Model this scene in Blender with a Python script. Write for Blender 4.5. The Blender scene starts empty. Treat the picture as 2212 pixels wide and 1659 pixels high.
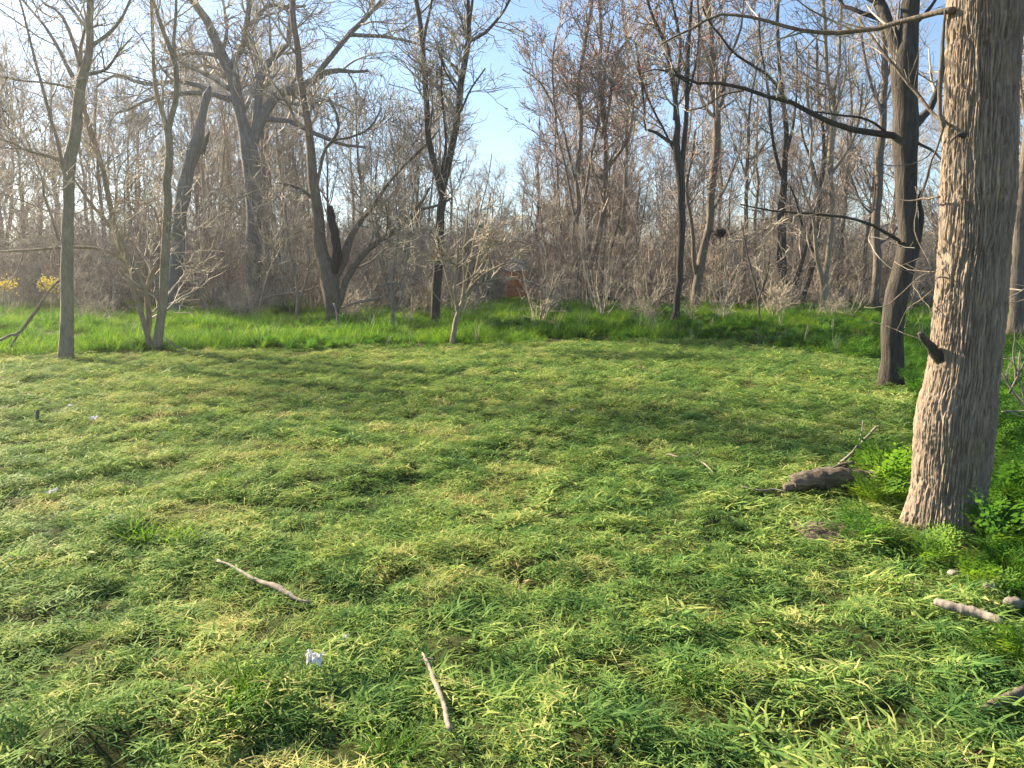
import bpy, math, random
import numpy as np
from mathutils import Vector

# ------------------------------------------------------------------ camera, sky, sun, exposure
sc = bpy.context.scene
col = sc.collection
EYE = 1.6
PITCH = math.radians(8.1)
FPX = 1609.0                       # focal length in units of a 2212 px wide picture
cam_d = bpy.data.cameras.new("camera")
cam = bpy.data.objects.new("camera", cam_d)
col.objects.link(cam)
cam.location = (0, 0, EYE)
cam.rotation_euler = (math.pi / 2 - PITCH, 0, 0)
cam_d.sensor_width = 36
cam_d.lens = 36 * FPX / 2212
cam_d.clip_start = 0.05
cam_d.clip_end = 3000
sc.camera = cam

SUN_AZ = math.radians(-56)         # measured from +Y, negative = left
SUN_EL = math.radians(29)
world = bpy.data.worlds.new("World")
sc.world = world
world.use_nodes = True
wn = world.node_tree.nodes
wl = world.node_tree.links
wn.clear()
w_out = wn.new("ShaderNodeOutputWorld")
w_bg = wn.new("ShaderNodeBackground")
w_sky = wn.new("ShaderNodeTexSky")
w_sky.sky_type = 'NISHITA'
w_sky.sun_disc = False
w_sky.sun_elevation = SUN_EL
w_sky.sun_rotation = SUN_AZ
w_sky.air_density = 1.0
w_sky.dust_density = 0.25
w_sky.ozone_density = 2.2
w_bg.inputs["Strength"].default_value = 0.057
wl.new(w_sky.outputs[0], w_bg.inputs[0])
wl.new(w_bg.outputs[0], w_out.inputs[0])

sun_d = bpy.data.lights.new("sun", 'SUN')
sun_d.energy = 5.0
sun_d.angle = math.radians(2.2)      # low sun, disc widened to soften its shadows
sun_d.color = (1.0, 0.84, 0.60)
sun = bpy.data.objects.new("sun", sun_d)
col.objects.link(sun)
sdir = Vector((math.sin(SUN_AZ) * math.cos(SUN_EL), math.cos(SUN_AZ) * math.cos(SUN_EL), math.sin(SUN_EL)))
sun.rotation_euler = sdir.to_track_quat('Z', 'Y').to_euler()
sun.location = sdir * 60

sc.render.engine = 'CYCLES'
sc.view_settings.view_transform = 'Standard'
sc.view_settings.look = 'None'
sc.view_settings.gamma = 1
sc.view_settings.exposure = 2.0
sc.cycles.use_denoising = True
sc.cycles.max_bounces = 6
sc.cycles.diffuse_bounces = 3
sc.cycles.transmission_bounces = 4
sc.cycles.transparent_max_bounces = 4

RS = np.random.RandomState

# ------------------------------------------------------------------ numeric helpers
def hash3(ix, iy, iz):
    n = (ix.astype(np.int64) * 374761393 + iy.astype(np.int64) * 668265263 + iz.astype(np.int64) * 2147483647 // 7) & 0xFFFFFFFF
    n = ((n ^ (n >> 13)) * 1274126177) & 0xFFFFFFFF
    n = ((n ^ (n >> 16)) * 2246822519) & 0xFFFFFFFF
    return ((n ^ (n >> 15)) & 0xFFFFFF) / float(0xFFFFFF)

def vnoise(x, y, z=0.0):
    x, y, z = np.broadcast_arrays(np.asarray(x, float), np.asarray(y, float), np.asarray(z, float))
    ix, iy, iz = np.floor(x), np.floor(y), np.floor(z)
    fx, fy, fz = x - ix, y - iy, z - iz
    fx, fy, fz = [f * f * (3 - 2 * f) for f in (fx, fy, fz)]
    ix, iy, iz = ix.astype(np.int64), iy.astype(np.int64), iz.astype(np.int64)
    r = 0
    for a in (0, 1):
        for b in (0, 1):
            for c in (0, 1):
                w = (fx if a else 1 - fx) * (fy if b else 1 - fy) * (fz if c else 1 - fz)
                r = r + w * hash3(ix + a, iy + b, iz + c)
    return r            # 0..1

def pix(px, py, Y):
    """world point at depth Y (metres north of the camera) seen at that place of the picture, and metres per picture unit there"""
    dx = (px - 1106) / FPX
    dy = (829.5 - py) / FPX
    vy = math.cos(PITCH) + dy * math.sin(PITCH)
    vz = -math.sin(PITCH) + dy * math.cos(PITCH)
    t = Y / vy
    return np.array([dx * t, Y, EYE + vz * t]), t / FPX / math.sqrt(1 + dx * dx)

def ground_y(py, z=0.0):
    a = PITCH - math.atan((829.5 - py) / FPX)
    return (EYE - z) / math.tan(a)

# lumps of the mown ground: (picture x, picture y, radius m, height m)
LUMPS = [(940, 1290, .24, .10), (700, 1262, .22, .07), (320, 1150, .38, .09), (860, 1225, .3, .05), (480, 1530, .26, .09),
         (1510, 1480, .25, .08), (990, 1185, .3, .06), (1480, 1110, .3, .06), (560, 1480, .2, .05), (1160, 1215, .3, .06),
         (1890, 1150, .25, .08), (1980, 1340, .4, .06), (220, 1560, .3, .05), (1250, 1560, .3, .07), (1720, 1400, .35, .06),
         (520, 1060, .3, .06), (1120, 950, .4, .06), (1330, 1000, .4, .06), (760, 1020, .4, .06), (250, 1010, .4, .05),
         (1600, 950, .5, .07), (1400, 880, .5, .05), (620, 930, .5, .05), (1010, 1400, .25, .04), (1480, 1290, .3, .06),
         (130, 1640, .2, .07), (1100, 1640, .25, .05), (1950, 1600, .3, .05)]
LUMPW = []
for lx, ly, lr, lh in LUMPS:
    p, _ = pix(lx, ly, ground_y(ly, .03))
    LUMPW.append((p[0], p[1], lr, lh))

def edge_y(x):
    """depth where the mown grass ends"""
    x = np.asarray(x, float)
    return np.interp(x, [-30, -11, -7.5, -4.5, -1.3, 3.4, 5.3, 6.6, 7.2, 40], [14.3, 15.2, 16.2, 16.6, 17.6, 18.8, 17.6, 15.6, 14.6, 10.5]) + 0.9 * (vnoise(x * 0.8, 3.3) - .5) + 0.6 * (vnoise(x * 2.6, 8.3) - .5)

def edge_x(y):
    """right hand edge of the mown grass"""
    y = np.asarray(y, float)
    return np.interp(y, [0, 2.4, 3.6, 4.8, 6.5, 11, 15], [2.3, 2.35, 2.5, 2.95, 3.6, 6.0, 7.2]) + 0.25 * (vnoise(y * 1.7, 1.3) - .5)

mound_c, _ = pix(690, 745, 17.0)

def tall(x, y):
    """0 in the mown clearing, 1 in the uncut growth"""
    m = (1 / (1 + np.exp(-(y - edge_y(x)) / 0.12)))
    m = np.maximum(m, np.exp(-(((x - mound_c[0]) / 0.75) ** 2 + ((y - 16.6) / 0.6) ** 2) * 1.2) > .4)
    r = 1 / (1 + np.exp(-(x - edge_x(y)) / 0.1))
    return np.maximum(m, r)

def height(x, y):
    x = np.asarray(x, float); y = np.asarray(y, float)
    d = np.hypot(x, y)
    near = np.clip((34 - d) / 14, 0, 1)
    h = near * (0.075 * (vnoise(x * .55, y * .55, 1) - .5) + 0.03 * (vnoise(x * 1.7 + 5, y * 1.7, 2) - .5) + 0.036 * (vnoise(x * 4.1, y * 4.1 + 9, 3) - .5) + 0.036 * (vnoise(x * 8.7, y * 8.7 + 9, 5) - .5))
    for cx, cy, r, hh in LUMPW:
        h = h + .6 * hh * np.exp(-((x - cx) ** 2 + (y - cy) ** 2) / (2 * (r * .6) ** 2))
    h = h + 0.22 * np.clip((y - 17) / 14, 0, 1) + 0.35 * (vnoise(x * .07, y * .07, 6) - .5) * np.clip((d - 25) / 20, 0, 1)
    return h

def H(x, y):
    return float(height(np.array([x]), np.array([y]))[0])

# ------------------------------------------------------------------ mesh helpers
class Geo:
    def __init__(self):
        self.v, self.q, self.t, self.n = [], [], [], 0
        self.a = []
    def add(self, V, Q=None, T=None, att=None):
        V = np.asarray(V, np.float32).reshape(-1, 3)
        if Q is not None and len(Q): self.q.append(np.asarray(Q, np.int32).reshape(-1, 4) + self.n)
        if T is not None and len(T): self.t.append(np.asarray(T, np.int32).reshape(-1, 3) + self.n)
        self.v.append(V)
        self.a.append(np.zeros(len(V), np.float32) if att is None else np.asarray(att, np.float32).reshape(-1))
        self.n += len(V)
        return self
    def mesh(self, name, mat, origin=(0, 0, 0), smooth=True, att=None):
        V = np.concatenate(self.v) - np.asarray(origin, np.float32)
        Q = np.concatenate(self.q) if self.q else np.zeros((0, 4), np.int32)
        T = np.concatenate(self.t) if self.t else np.zeros((0, 3), np.int32)
        me = bpy.data.meshes.new(name)
        me.vertices.add(len(V)); me.vertices.foreach_set("co", V.astype(np.float32).ravel())
        li = np.concatenate([Q.ravel(), T.ravel()]).astype(np.int32)
        me.loops.add(len(li)); me.loops.foreach_set("vertex_index", li)
        nf = len(Q) + len(T)
        me.polygons.add(nf)
        ls = np.concatenate([np.arange(len(Q)) * 4, len(Q) * 4 + np.arange(len(T)) * 3]).astype(np.int32)
        me.polygons.foreach_set("loop_start", ls)
        me.polygons.foreach_set("use_smooth", np.full(nf, smooth, bool))
        if att:
            at = me.attributes.new(att, 'FLOAT', 'POINT')
            at.data.foreach_set("value", np.concatenate(self.a))
        me.materials.append(mat)
        me.update(calc_edges=True)
        return me

def link(name, data, parent=None, loc=(0, 0, 0)):
    o = bpy.data.objects.new(name, data)
    col.objects.link(o)
    o.location = loc
    if parent is not None: o.parent = parent
    return o

def tag(o, label=None, cat=None, group=None, kind=None):
    if label: o["label"] = label
    if cat: o["category"] = cat
    if group: o["group"] = group
    if kind: o["kind"] = kind
    return o

def norm(a):
    return a / np.maximum(np.linalg.norm(a, axis=-1, keepdims=True), 1e-9)

def tubes(P, R, S, geo, cap=False, lump=0.0, seed=0):
    """P (N,K,3) centre lines, R (N,K) radii, S sides"""
    P = np.asarray(P, float); R = np.asarray(R, float)
    if P.ndim == 2: P, R = P[None], R[None]
    N, K, _ = P.shape
    if N == 0: return
    T = np.empty_like(P)
    T[:, 1:-1] = P[:, 2:] - P[:, :-2]; T[:, 0] = P[:, 1] - P[:, 0]; T[:, -1] = P[:, -1] - P[:, -2]
    T = norm(T)
    ref = np.zeros((N, 3)); ref[np.arange(N), np.argmin(np.abs(T.mean(1)), 1)] = 1
    U = norm(np.cross(T, ref[:, None, :])); W = np.cross(T, U)
    an = np.arange(S) * 2 * np.pi / S
    rr = np.repeat(R[:, :, None], S, 2)
    if lump:
        k = np.arange(K) * 0.9
        rr = rr * (1 + lump * (2 * vnoise(np.cos(an)[None, None] * 1.3 + 4 + seed, np.sin(an)[None, None] * 1.3 + 4, k[None, :, None] + np.arange(N)[:, None, None] * 7) - 1))
    V = P[:, :, None] + rr[..., None] * (np.cos(an)[None, None, :, None] * U[:, :, None] + np.sin(an)[None, None, :, None] * W[:, :, None])
    i = np.arange(N * K * S).reshape(N, K, S)
    j = np.roll(i, -1, 2)
    Q = np.stack([i[:, :-1], j[:, :-1], j[:, 1:], i[:, 1:]], -1).reshape(-1, 4)
    V = V.reshape(-1, 3)
    Tn = None
    if cap:
        ends = []
        vv = [V]
        base = N * K * S
        for n in range(N):
            for kk, flip in ((0, 1), (K - 1, 0)):
                vv.append(P[n, kk][None]); c = base; base += 1
                for s in range(S):
                    a, b = i[n, kk, s], i[n, kk, (s + 1) % S]
                    ends.append((b, a, c) if flip else (a, b, c))
        V = np.concatenate(vv); Tn = ends
    geo.add(V, Q, Tn)

def spline(pts, K, rs=None, wig=0.0):
    """Catmull-Rom through pts (n, m) resampled to K rows; noise on the first three columns"""
    pts = np.asarray(pts, float)
    n = len(pts)
    d = np.r_[0, np.cumsum(np.linalg.norm(np.diff(pts[:, :3], axis=0), axis=1))]
    s = np.linspace(0, d[-1], K)
    idx = np.clip(np.searchsorted(d, s, 'right') - 1, 0, n - 2)
    u = ((s - d[idx]) / np.maximum(d[idx + 1] - d[idx], 1e-9))[:, None]
    ext = np.vstack([2 * pts[0] - pts[1], pts, 2 * pts[-1] - pts[-2]])
    a, b, c, e = ext[idx], ext[idx + 1], ext[idx + 2], ext[idx + 3]
    o = 0.5 * (2 * b + (c - a) * u + (2 * a - 5 * b + 4 * c - e) * u ** 2 + (3 * b - a - 3 * c + e) * u ** 3)
    if wig and rs is not None:
        w = rs.randn(K, 3) * wig * d[-1] / K
        w[0] = 0
        o[:, :3] += np.cumsum(w, 0) * 0.35
    o[:, 3:] = np.maximum(o[:, 3:], 0.002)
    return o

def grow(P, R, n_per, trange, ang, length, K, up, wig, rs, rfrac=.5, rmin=.0025, taper=.35, byT=.5):
    """children of the branches P, R; returns their centre lines and radii"""
    N, Kp, _ = P.shape
    cnt = rs.poisson(n_per, N) if np.isscalar(n_per) else n_per
    pi = np.repeat(np.arange(N), cnt)
    M = len(pi)
    if M == 0: return np.zeros((0, K, 3)), np.zeros((0, K))
    t = trange[0] + (trange[1] - trange[0]) * rs.rand(M)
    f = t * (Kp - 1); k = np.minimum(f.astype(int), Kp - 2); u = (f - k)[:, None]
    s = P[pi, k] * (1 - u) + P[pi, k + 1] * u
    r = R[pi, k] * (1 - u[:, 0]) + R[pi, k + 1] * u[:, 0]
    T = norm(P[pi, k + 1] - P[pi, k])
    pr = rs.randn(M, 3); pr = norm(pr - (pr * T).sum(1, keepdims=True) * T)
    a = np.radians(ang[0] + (ang[1] - ang[0]) * rs.rand(M))[:, None]
    d = np.cos(a) * T + np.sin(a) * pr
    L = length * (0.5 + rs.rand(M)) * (1 - byT * t)
    out = np.empty((M, K, 3)); out[:, 0] = s
    for q in range(1, K):
        d = norm(d + np.array([0, 0, up]) / K + wig * rs.randn(M, 3))
        out[:, q] = out[:, q - 1] + d * (L / (K - 1))[:, None]
    r0 = np.maximum(r * rfrac, rmin)
    rad = r0[:, None] * np.linspace(1, taper, K)[None]
    return out, np.maximum(rad, rmin * .7)

# ------------------------------------------------------------------ materials
def new_mat(name):
    m = bpy.data.materials.new(name)
    m.use_nodes = True
    nt = m.node_tree
    nt.nodes.clear()
    out = nt.nodes.new("ShaderNodeOutputMaterial")
    return m, nt, out

def N(nt, kind, **kw):
    n = nt.nodes.new(kind)
    for k, v in kw.items():
        if k in n.inputs: n.inputs[k].default_value = v
        else: setattr(n, k, v)
    return n

def ramp(nt, fac, stops):
    r = nt.nodes.new("ShaderNodeValToRGB")
    e = r.color_ramp.elements
    while len(e) < len(stops): e.new(0.5)
    for el, (p, c) in zip(e, stops):
        el.position = p; el.color = (*c, 1)
    nt.links.new(fac, r.inputs[0])
    return r.outputs[0]

def bark(name, c0, c1, c2=None, scale=9.0, stretch=.16, bump=.6, dist=.02, rough=.9, along_x=False):
    m, nt, out = new_mat(name)
    L = nt.links.new
    tc = N(nt, "ShaderNodeTexCoord")
    mp = N(nt, "ShaderNodeMapping"); mp.inputs["Scale"].default_value = (stretch, 1, 1) if along_x else (1, 1, stretch)
    L(tc.outputs["Object"], mp.inputs[0])
    n1 = N(nt, "ShaderNodeTexNoise", Scale=scale, Detail=6.0, Roughness=.65, Distortion=.4)
    L(mp.outputs[0], n1.inputs["Vector"])
    n2 = N(nt, "ShaderNodeTexNoise", Scale=2.3, Detail=4.0)
    L(tc.outputs["Object"], n2.inputs["Vector"])
    cA = ramp(nt, n1.outputs[0], [(.3, c0), (.68, c1)])
    cB = ramp(nt, n2.outputs[0], [(.35, (.55, .55, .55)), (.65, (.95, .95, .95) if c2 is None else c2)])
    mx = N(nt, "ShaderNodeMix", data_type='RGBA', blend_type='MULTIPLY'); mx.inputs[0].default_value = .5
    L(cA, mx.inputs[6]); L(cB, mx.inputs[7])
    b = N(nt, "ShaderNodeBump", Strength=bump, Distance=dist)
    L(n1.outputs[0], b.inputs["Height"])
    p = N(nt, "ShaderNodeBsdfPrincipled", Roughness=rough)
    p.inputs["Specular IOR Level"].default_value = .2
    L(mx.outputs[2], p.inputs["Base Color"]); L(b.outputs[0], p.inputs["Normal"])
    L(p.outputs[0], out.inputs[0])
    return m

def twig_mat(name, c0, c1):
    m, nt, out = new_mat(name)
    L = nt.links.new
    g = N(nt, "ShaderNodeNewGeometry")
    n = N(nt, "ShaderNodeTexNoise", Scale=2.6, Detail=2.0)
    L(g.outputs["Position"], n.inputs["Vector"])
    c = ramp(nt, n.outputs[0], [(.38, tuple(v * .62 for v in c0)), (.62, tuple(v * 1.18 for v in c1))])
    p = N(nt, "ShaderNodeBsdfPrincipled", Roughness=.8)
    p.inputs["Specular IOR Level"].default_value = .25
    L(c, p.inputs["Base Color"]); L(p.outputs[0], out.inputs[0])
    return m

def leaf_mat(name, stops, trans=.45, patch=None, patch_scale=.9, rough=.55, detail_scale=6.0, spread=.35):
    """thin leaves and blades: colour from the blade's own tone, from a large patchy noise over the ground, some light passes through"""
    m, nt, out = new_mat(name)
    L = nt.links.new
    a = N(nt, "ShaderNodeAttribute", attribute_name="tone")
    oi = N(nt, "ShaderNodeObjectInfo")
    g = N(nt, "ShaderNodeNewGeometry")
    n = N(nt, "ShaderNodeTexNoise", Scale=patch_scale, Detail=5.0, Roughness=.68)
    L(g.outputs["Position"], n.inputs["Vector"])
    s1 = N(nt, "ShaderNodeMath", operation='MULTIPLY_ADD'); s1.inputs[1].default_value = .55; s1.inputs[2].default_value = -.0
    L(a.outputs["Fac"], s1.inputs[0])
    s2 = N(nt, "ShaderNodeMath", operation='MULTIPLY_ADD'); s2.inputs[1].default_value = spread * 3.0
    L(n.outputs[0], s2.inputs[0]); L(s1.outputs[0], s2.inputs[2])
    s3 = N(nt, "ShaderNodeMath", operation='SUBTRACT'); s3.inputs[1].default_value = spread * 1.5 + .05
    L(s2.outputs[0], s3.inputs[0])
    s4 = N(nt, "ShaderNodeMath", operation='MULTIPLY_ADD'); s4.inputs[1].default_value = .34
    L(oi.outputs["Random"], s4.inputs[0]); L(s3.outputs[0], s4.inputs[2])
    c = ramp(nt, s4.outputs[0], stops)
    d = N(nt, "ShaderNodeBsdfPrincipled", Roughness=rough)
    d.inputs["Specular IOR Level"].default_value = .04
    L(c, d.inputs["Base Color"])
    hs = N(nt, "ShaderNodeHueSaturation", Hue=.492, Saturation=1.1, Value=1.35)
    L(c, hs.inputs["Color"])
    t = N(nt, "ShaderNodeBsdfTranslucent")
    L(hs.outputs[0], t.inputs[0])
    mx = N(nt, "ShaderNodeMixShader"); mx.inputs[0].default_value = trans
    L(d.outputs[0], mx.inputs[1]); L(t.outputs[0], mx.inputs[2])
    L(mx.outputs[0], out.inputs[0])
    return m

def plain(name, c0, c1, scale=20.0, rough=.8, bump=.3, dist=.01):
    m, nt, out = new_mat(name)
    L = nt.links.new
    tc = N(nt, "ShaderNodeTexCoord")
    n = N(nt, "ShaderNodeTexNoise", Scale=scale, Detail=5.0)
    L(tc.outputs["Object"], n.inputs["Vector"])
    c = ramp(nt, n.outputs[0], [(.35, c0), (.65, c1)])
    b = N(nt, "ShaderNodeBump", Strength=bump, Distance=dist)
    L(n.outputs[0], b.inputs["Height"])
    p = N(nt, "ShaderNodeBsdfPrincipled", Roughness=rough)
    L(c, p.inputs["Base Color"]); L(b.outputs[0], p.inputs["Normal"]); L(p.outputs[0], out.inputs[0])
    return m

def ground_mat():
    m, nt, out = new_mat("soil_and_thatch")
    L = nt.links.new
    g = N(nt, "ShaderNodeNewGeometry")
    n1 = N(nt, "ShaderNodeTexNoise", Scale=1.3, Detail=6.0, Roughness=.65)
    n2 = N(nt, "ShaderNodeTexNoise", Scale=38.0, Detail=4.0, Roughness=.7)
    L(g.outputs["Position"], n1.inputs["Vector"]); L(g.outputs["Position"], n2.inputs["Vector"])
    c1 = ramp(nt, n1.outputs[0], [(.35, (.030, .042, .013)), (.52, (.045, .058, .018)), (.7, (.066, .050, .030))])
    c2 = ramp(nt, n2.outputs[0], [(.3, (.45, .45, .4)), (.7, (1.25, 1.2, 1.0))])
    mx = N(nt, "ShaderNodeMix", data_type='RGBA', blend_type='MULTIPLY'); mx.inputs[0].default_value = .85
    sp = N(nt, "ShaderNodeSeparateXYZ"); L(g.outputs["Position"], sp.inputs[0])
    def step(lo, hi):
        m_ = N(nt, "ShaderNodeMapRange"); m_.inputs[1].default_value = lo; m_.inputs[2].default_value = hi
        L(sp.outputs[1], m_.inputs[0]); return m_.outputs[0]
    lit = ramp(nt, n1.outputs[0], [(.35, (.14, .105, .07)), (.65, (.25, .19, .125))])
    m1 = N(nt, "ShaderNodeMix", data_type='RGBA'); L(step(30, 37), m1.inputs[0]); L(c1, m1.inputs[6]); L(lit, m1.inputs[7])
    m2 = N(nt, "ShaderNodeMix", data_type='RGBA'); L(step(95, 120), m2.inputs[0]); L(m1.outputs[2], m2.inputs[6]); m2.inputs[7].default_value = (.36, .32, .19, 1)
    L(m2.outputs[2], mx.inputs[6]); L(c2, mx.inputs[7])
    b = N(nt, "ShaderNodeBump", Strength=.7, Distance=.02); L(n2.outputs[0], b.inputs["Height"])
    p = N(nt, "ShaderNodeBsdfPrincipled", Roughness=.95); p.inputs["Specular IOR Level"].default_value = .1
    L(mx.outputs[2], p.inputs["Base Color"]); L(b.outputs[0], p.inputs["Normal"]); L(p.outputs[0], out.inputs[0])
    return m

M = {}
M['big_bark'] = bark("furrowed_bark", (.15, .124, .104), (.35, .292, .24), scale=46, stretch=.16, bump=.9, dist=.012)
nt = M['big_bark'].node_tree
ta = N(nt, "ShaderNodeAttribute", attribute_name="tone")
tm = N(nt, "ShaderNodeMix", data_type='RGBA', blend_type='MULTIPLY'); tm.inputs[0].default_value = 1
pb = [q for q in nt.nodes if q.type == 'BSDF_PRINCIPLED'][0]
old = pb.inputs["Base Color"].links[0].from_socket
nt.links.new(old, tm.inputs[6])
nt.links.new(ramp(nt, ta.outputs["Fac"], [(.1, (.72, .70, .68)), (.5, (1.0, .98, .95)), (.85, (1.35, 1.27, 1.16))]), tm.inputs[7])
nt.links.new(tm.outputs[2], pb.inputs["Base Color"])
M['dark_bark'] = bark("dark_bark", (.045, .039, .034), (.115, .098, .082), scale=20, stretch=.15, bump=.9, dist=.05)
M['grey_bark'] = bark("grey_bark", (.11, .105, .10), (.27, .26, .25), scale=16, stretch=.1, bump=.9, dist=.06)
M['tan_bark'] = bark("tan_bark", (.21, .175, .125), (.38, .32, .24), scale=14, stretch=.4, bump=.6, dist=.04)  # lightened to put the glare over the left trees into the bark
M['brown_bark'] = bark("brown_bark", (.105, .087, .070), (.25, .207, .168), scale=16, stretch=.2, bump=.9, dist=.05)
M['pale_bark'] = bark("pale_dead_wood", (.15, .13, .11), (.36, .31, .26), scale=22, stretch=.2, bump=.4)
M['log_bark'] = bark("rotting_bark", (.07, .058, .047), (.27, .225, .18), scale=42, stretch=.14, bump=1.0, dist=.03, along_x=True)
M['char'] = plain("charred_wood", (.004, .004, .004), (.02, .018, .016), 25)
M['twig'] = twig_mat("grey_brown_twigs", (.245, .218, .178), (.395, .352, .288))
M['red_twig'] = twig_mat("reddish_twigs", (.25, .21, .178), (.37, .31, .26))
M['tan_twig'] = twig_mat("tan_twigs", (.30, .262, .205), (.46, .40, .315))
M['russet'] = twig_mat("russet_twigs", (.25, .185, .135), (.38, .28, .20))
M['bud'] = plain("red_buds", (.30, .09, .08), (.42, .16, .13), 3, bump=0)
M['ground'] = ground_mat()
GREEN = [(.0, (.042, .108, .034)), (.22, (.112, .212, .060)), (.44, (.208, .322, .086)), (.62, (.36, .425, .125)), (.80, (.52, .49, .21)), (1.0, (.42, .32, .17))]
LUSH = [(.0, (.030, .090, .018)), (.3, (.080, .185, .028)), (.6, (.155, .275, .038)), (.85, (.27, .36, .060)), (1.0, (.36, .35, .12))]
WEED = [(.0, (.028, .085, .020)), (.35, (.070, .165, .030)), (.65, (.145, .255, .040)), (.9, (.30, .37, .06)), (1.0, (.42, .44, .08))]
M['grass'] = leaf_mat("cut_grass", GREEN, trans=.38, patch_scale=1.3, spread=.38)
M['lush'] = leaf_mat("tall_grass", LUSH, trans=.42, patch_scale=.6, spread=.45)
M['weed'] = leaf_mat("feathery_weed", WEED, trans=.5, patch_scale=2.0, spread=.3)
M['paper'] = plain("crumpled_paper", (.66, .63, .58), (.82, .79, .74), 14, bump=.2)
M['yellow'] = plain("yellow_blossom", (.75, .55, .02), (.85, .72, .05), 8, bump=0)
M['soil'] = plain("bare_soil", (.045, .030, .022), (.12, .085, .060), 30, bump=.8, dist=.03)
M['pale_wall'] = plain("pale_render", (.55, .53, .50), (.66, .64, .60), 4)
M['brick'] = plain("rusty_orange_wall", (.42, .17, .06), (.55, .26, .10), 6)
M['roof'] = plain("grey_roofing", (.10, .10, .11), (.17, .17, .18), 8)

# ------------------------------------------------------------------ ground
def axis(lim, d0, g):
    a = [0.0]; d = d0
    while a[-1] < lim:
        a.append(a[-1] + d); d = d0 if a[-1] < 5 else d * g
    return np.array(a)
ax = axis(1500, .07, 1.035)
gx = np.r_[-ax[:0:-1], ax]
gy = np.r_[-ax[np.searchsorted(-ax, -30) if False else 60:0:-1], ax]
X, Yg = np.meshgrid(gx, gy)
Z = height(X, Yg)
ny, nx = X.shape
ii = np.arange(ny * nx).reshape(ny, nx)
g = Geo().add(np.stack([X, Yg, Z], -1), np.stack([ii[:-1, :-1], ii[:-1, 1:], ii[1:, 1:], ii[1:, :-1]], -1))
tag(link("ground", g.mesh("ground", M['ground'])), kind="structure")

# ------------------------------------------------------------------ trees
def root_at(name, p):
    e = bpy.data.objects.new(name, None)
    e.empty_display_size = .3
    col.objects.link(e)
    e.location = p
    return e

def hero(name, label, Y, trunk, limbs=(), mat='brown_bark', tmat='twig', seed=1, flare=1.5, dens=1.0, spread=.35, tw=(1.6, .9, .5), group=None, cat="tree", n1=1.0, up=.5, buds=False, trunk_twigs=True, sides=14, lump=.1):
    """a bare tree after its outline in the photograph: trunk and limbs as lists of (picture x, picture y, width), all standing at depth Y"""
    rs = RS(seed)
    def conv(pts, dy0, dy1):
        pts = [tuple(p) for p in pts]
        if pts[-1][1] <= 6:                              # goes on above the picture
            (x0, y0, w0), (x1, y1, w1) = pts[-2][:3], pts[-1][:3]
            k = 260 / max(abs(y1 - y0), 40)
            pts.append((x1 + (x1 - x0) * k * .4, y1 - 120, w1 * .5))
        o = []
        n = len(pts)
        for i, p in enumerate(pts):
            q, s = pix(p[0], p[1], Y + dy0 + (dy1 - dy0) * i / (n - 1))
            o.append((*q, p[2] * .5 * s))
        return o
    T = conv(trunk, 0, rs.uniform(-.3, .3)); skel = []
    b = T[0]
    gz = H(b[0], b[1])
    if b[2] > gz + .03:
        T = [(b[0] + (T[0][0] - T[1][0]) * .3, b[1], gz - .06, b[3] * flare)] + T
    else:
        T[0] = (b[0], b[1], gz - .06, b[3] * flare)
    org = np.array([T[0][0], T[0][1], gz])
    root = root_at(name, org)
    tag(root, label, cat, group)
    tp = spline(T, 26, rs, .12)
    g = Geo(); tubes(tp[:, :3], tp[:, 3], sides, g, lump=lump, seed=seed, cap=True)
    link("trunk", g.mesh("trunk", M[mat], org), root)
    allP, allR = [], []
    skel.append(tp[:, :3])
    if trunk_twigs: allP.append(tp[10:][np.linspace(0, 15, 12).astype(int)][:, :3]); allR.append(tp[10:][np.linspace(0, 15, 12).astype(int)][:, 3])
    for k, l in enumerate(limbs):
        dz = rs.uniform(-1, 1) * spread * abs(Y) * .12
        s0_, _ = pix(l[0][0], l[0][1], Y)                # leaves the nearest stem already there, at that stem's depth
        sk = np.concatenate(skel)
        y0_ = sk[np.argmin((sk[:, 0] - s0_[0]) ** 2 + (sk[:, 2] - s0_[2]) ** 2), 1] - Y
        L_ = conv(l, y0_, y0_ + dz)
        # root the limb inside the stem it leaves
        lp = spline(L_, 12, rs, .08)
        g = Geo(); tubes(lp[:, :3], lp[:, 3], 8, g, lump=.06, seed=k)
        link("limb", g.mesh("limb", M[mat], org), root)
        allP.append(lp[:, :3]); allR.append(lp[:, 3]); skel.append(spline(L_, 40)[:, :3])
    if dens > 0:
        P = np.stack(allP); R = np.stack(allR)
        ln = np.linalg.norm(np.diff(P, axis=1), axis=2).sum(1)
        c = Geo()
        cnt = rs.poisson(np.maximum(ln * 1.5 * n1 * dens, 1))
        k = Y / FPX
        P1, R1 = grow(P, R, cnt, (.22, .98), (28, 70), tw[0] * 1.25, 8, up, .15, rs, .45, 1.25 * k)
        P2, R2 = grow(P1, R1, 4.6 * dens, (.15, 1), (25, 65), tw[1] * 1.2, 6, up * .6, .17, rs, .6, .85 * k, taper=.5)
        P3, R3 = grow(P2, R2, 3.6 * dens, (.1, 1), (25, 65), tw[2] * 1.15, 4, up * .4, .2, rs, .65, .6 * k, taper=.6)
        tubes(P1, R1, 5, c); tubes(P2, R2, 3, c); tubes(P3, R3, 3, c)
        link("crown", c.mesh("crown", M[tmat], org), root)
        if buds: add_buds(P3, root, org, rs)
    return root

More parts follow.
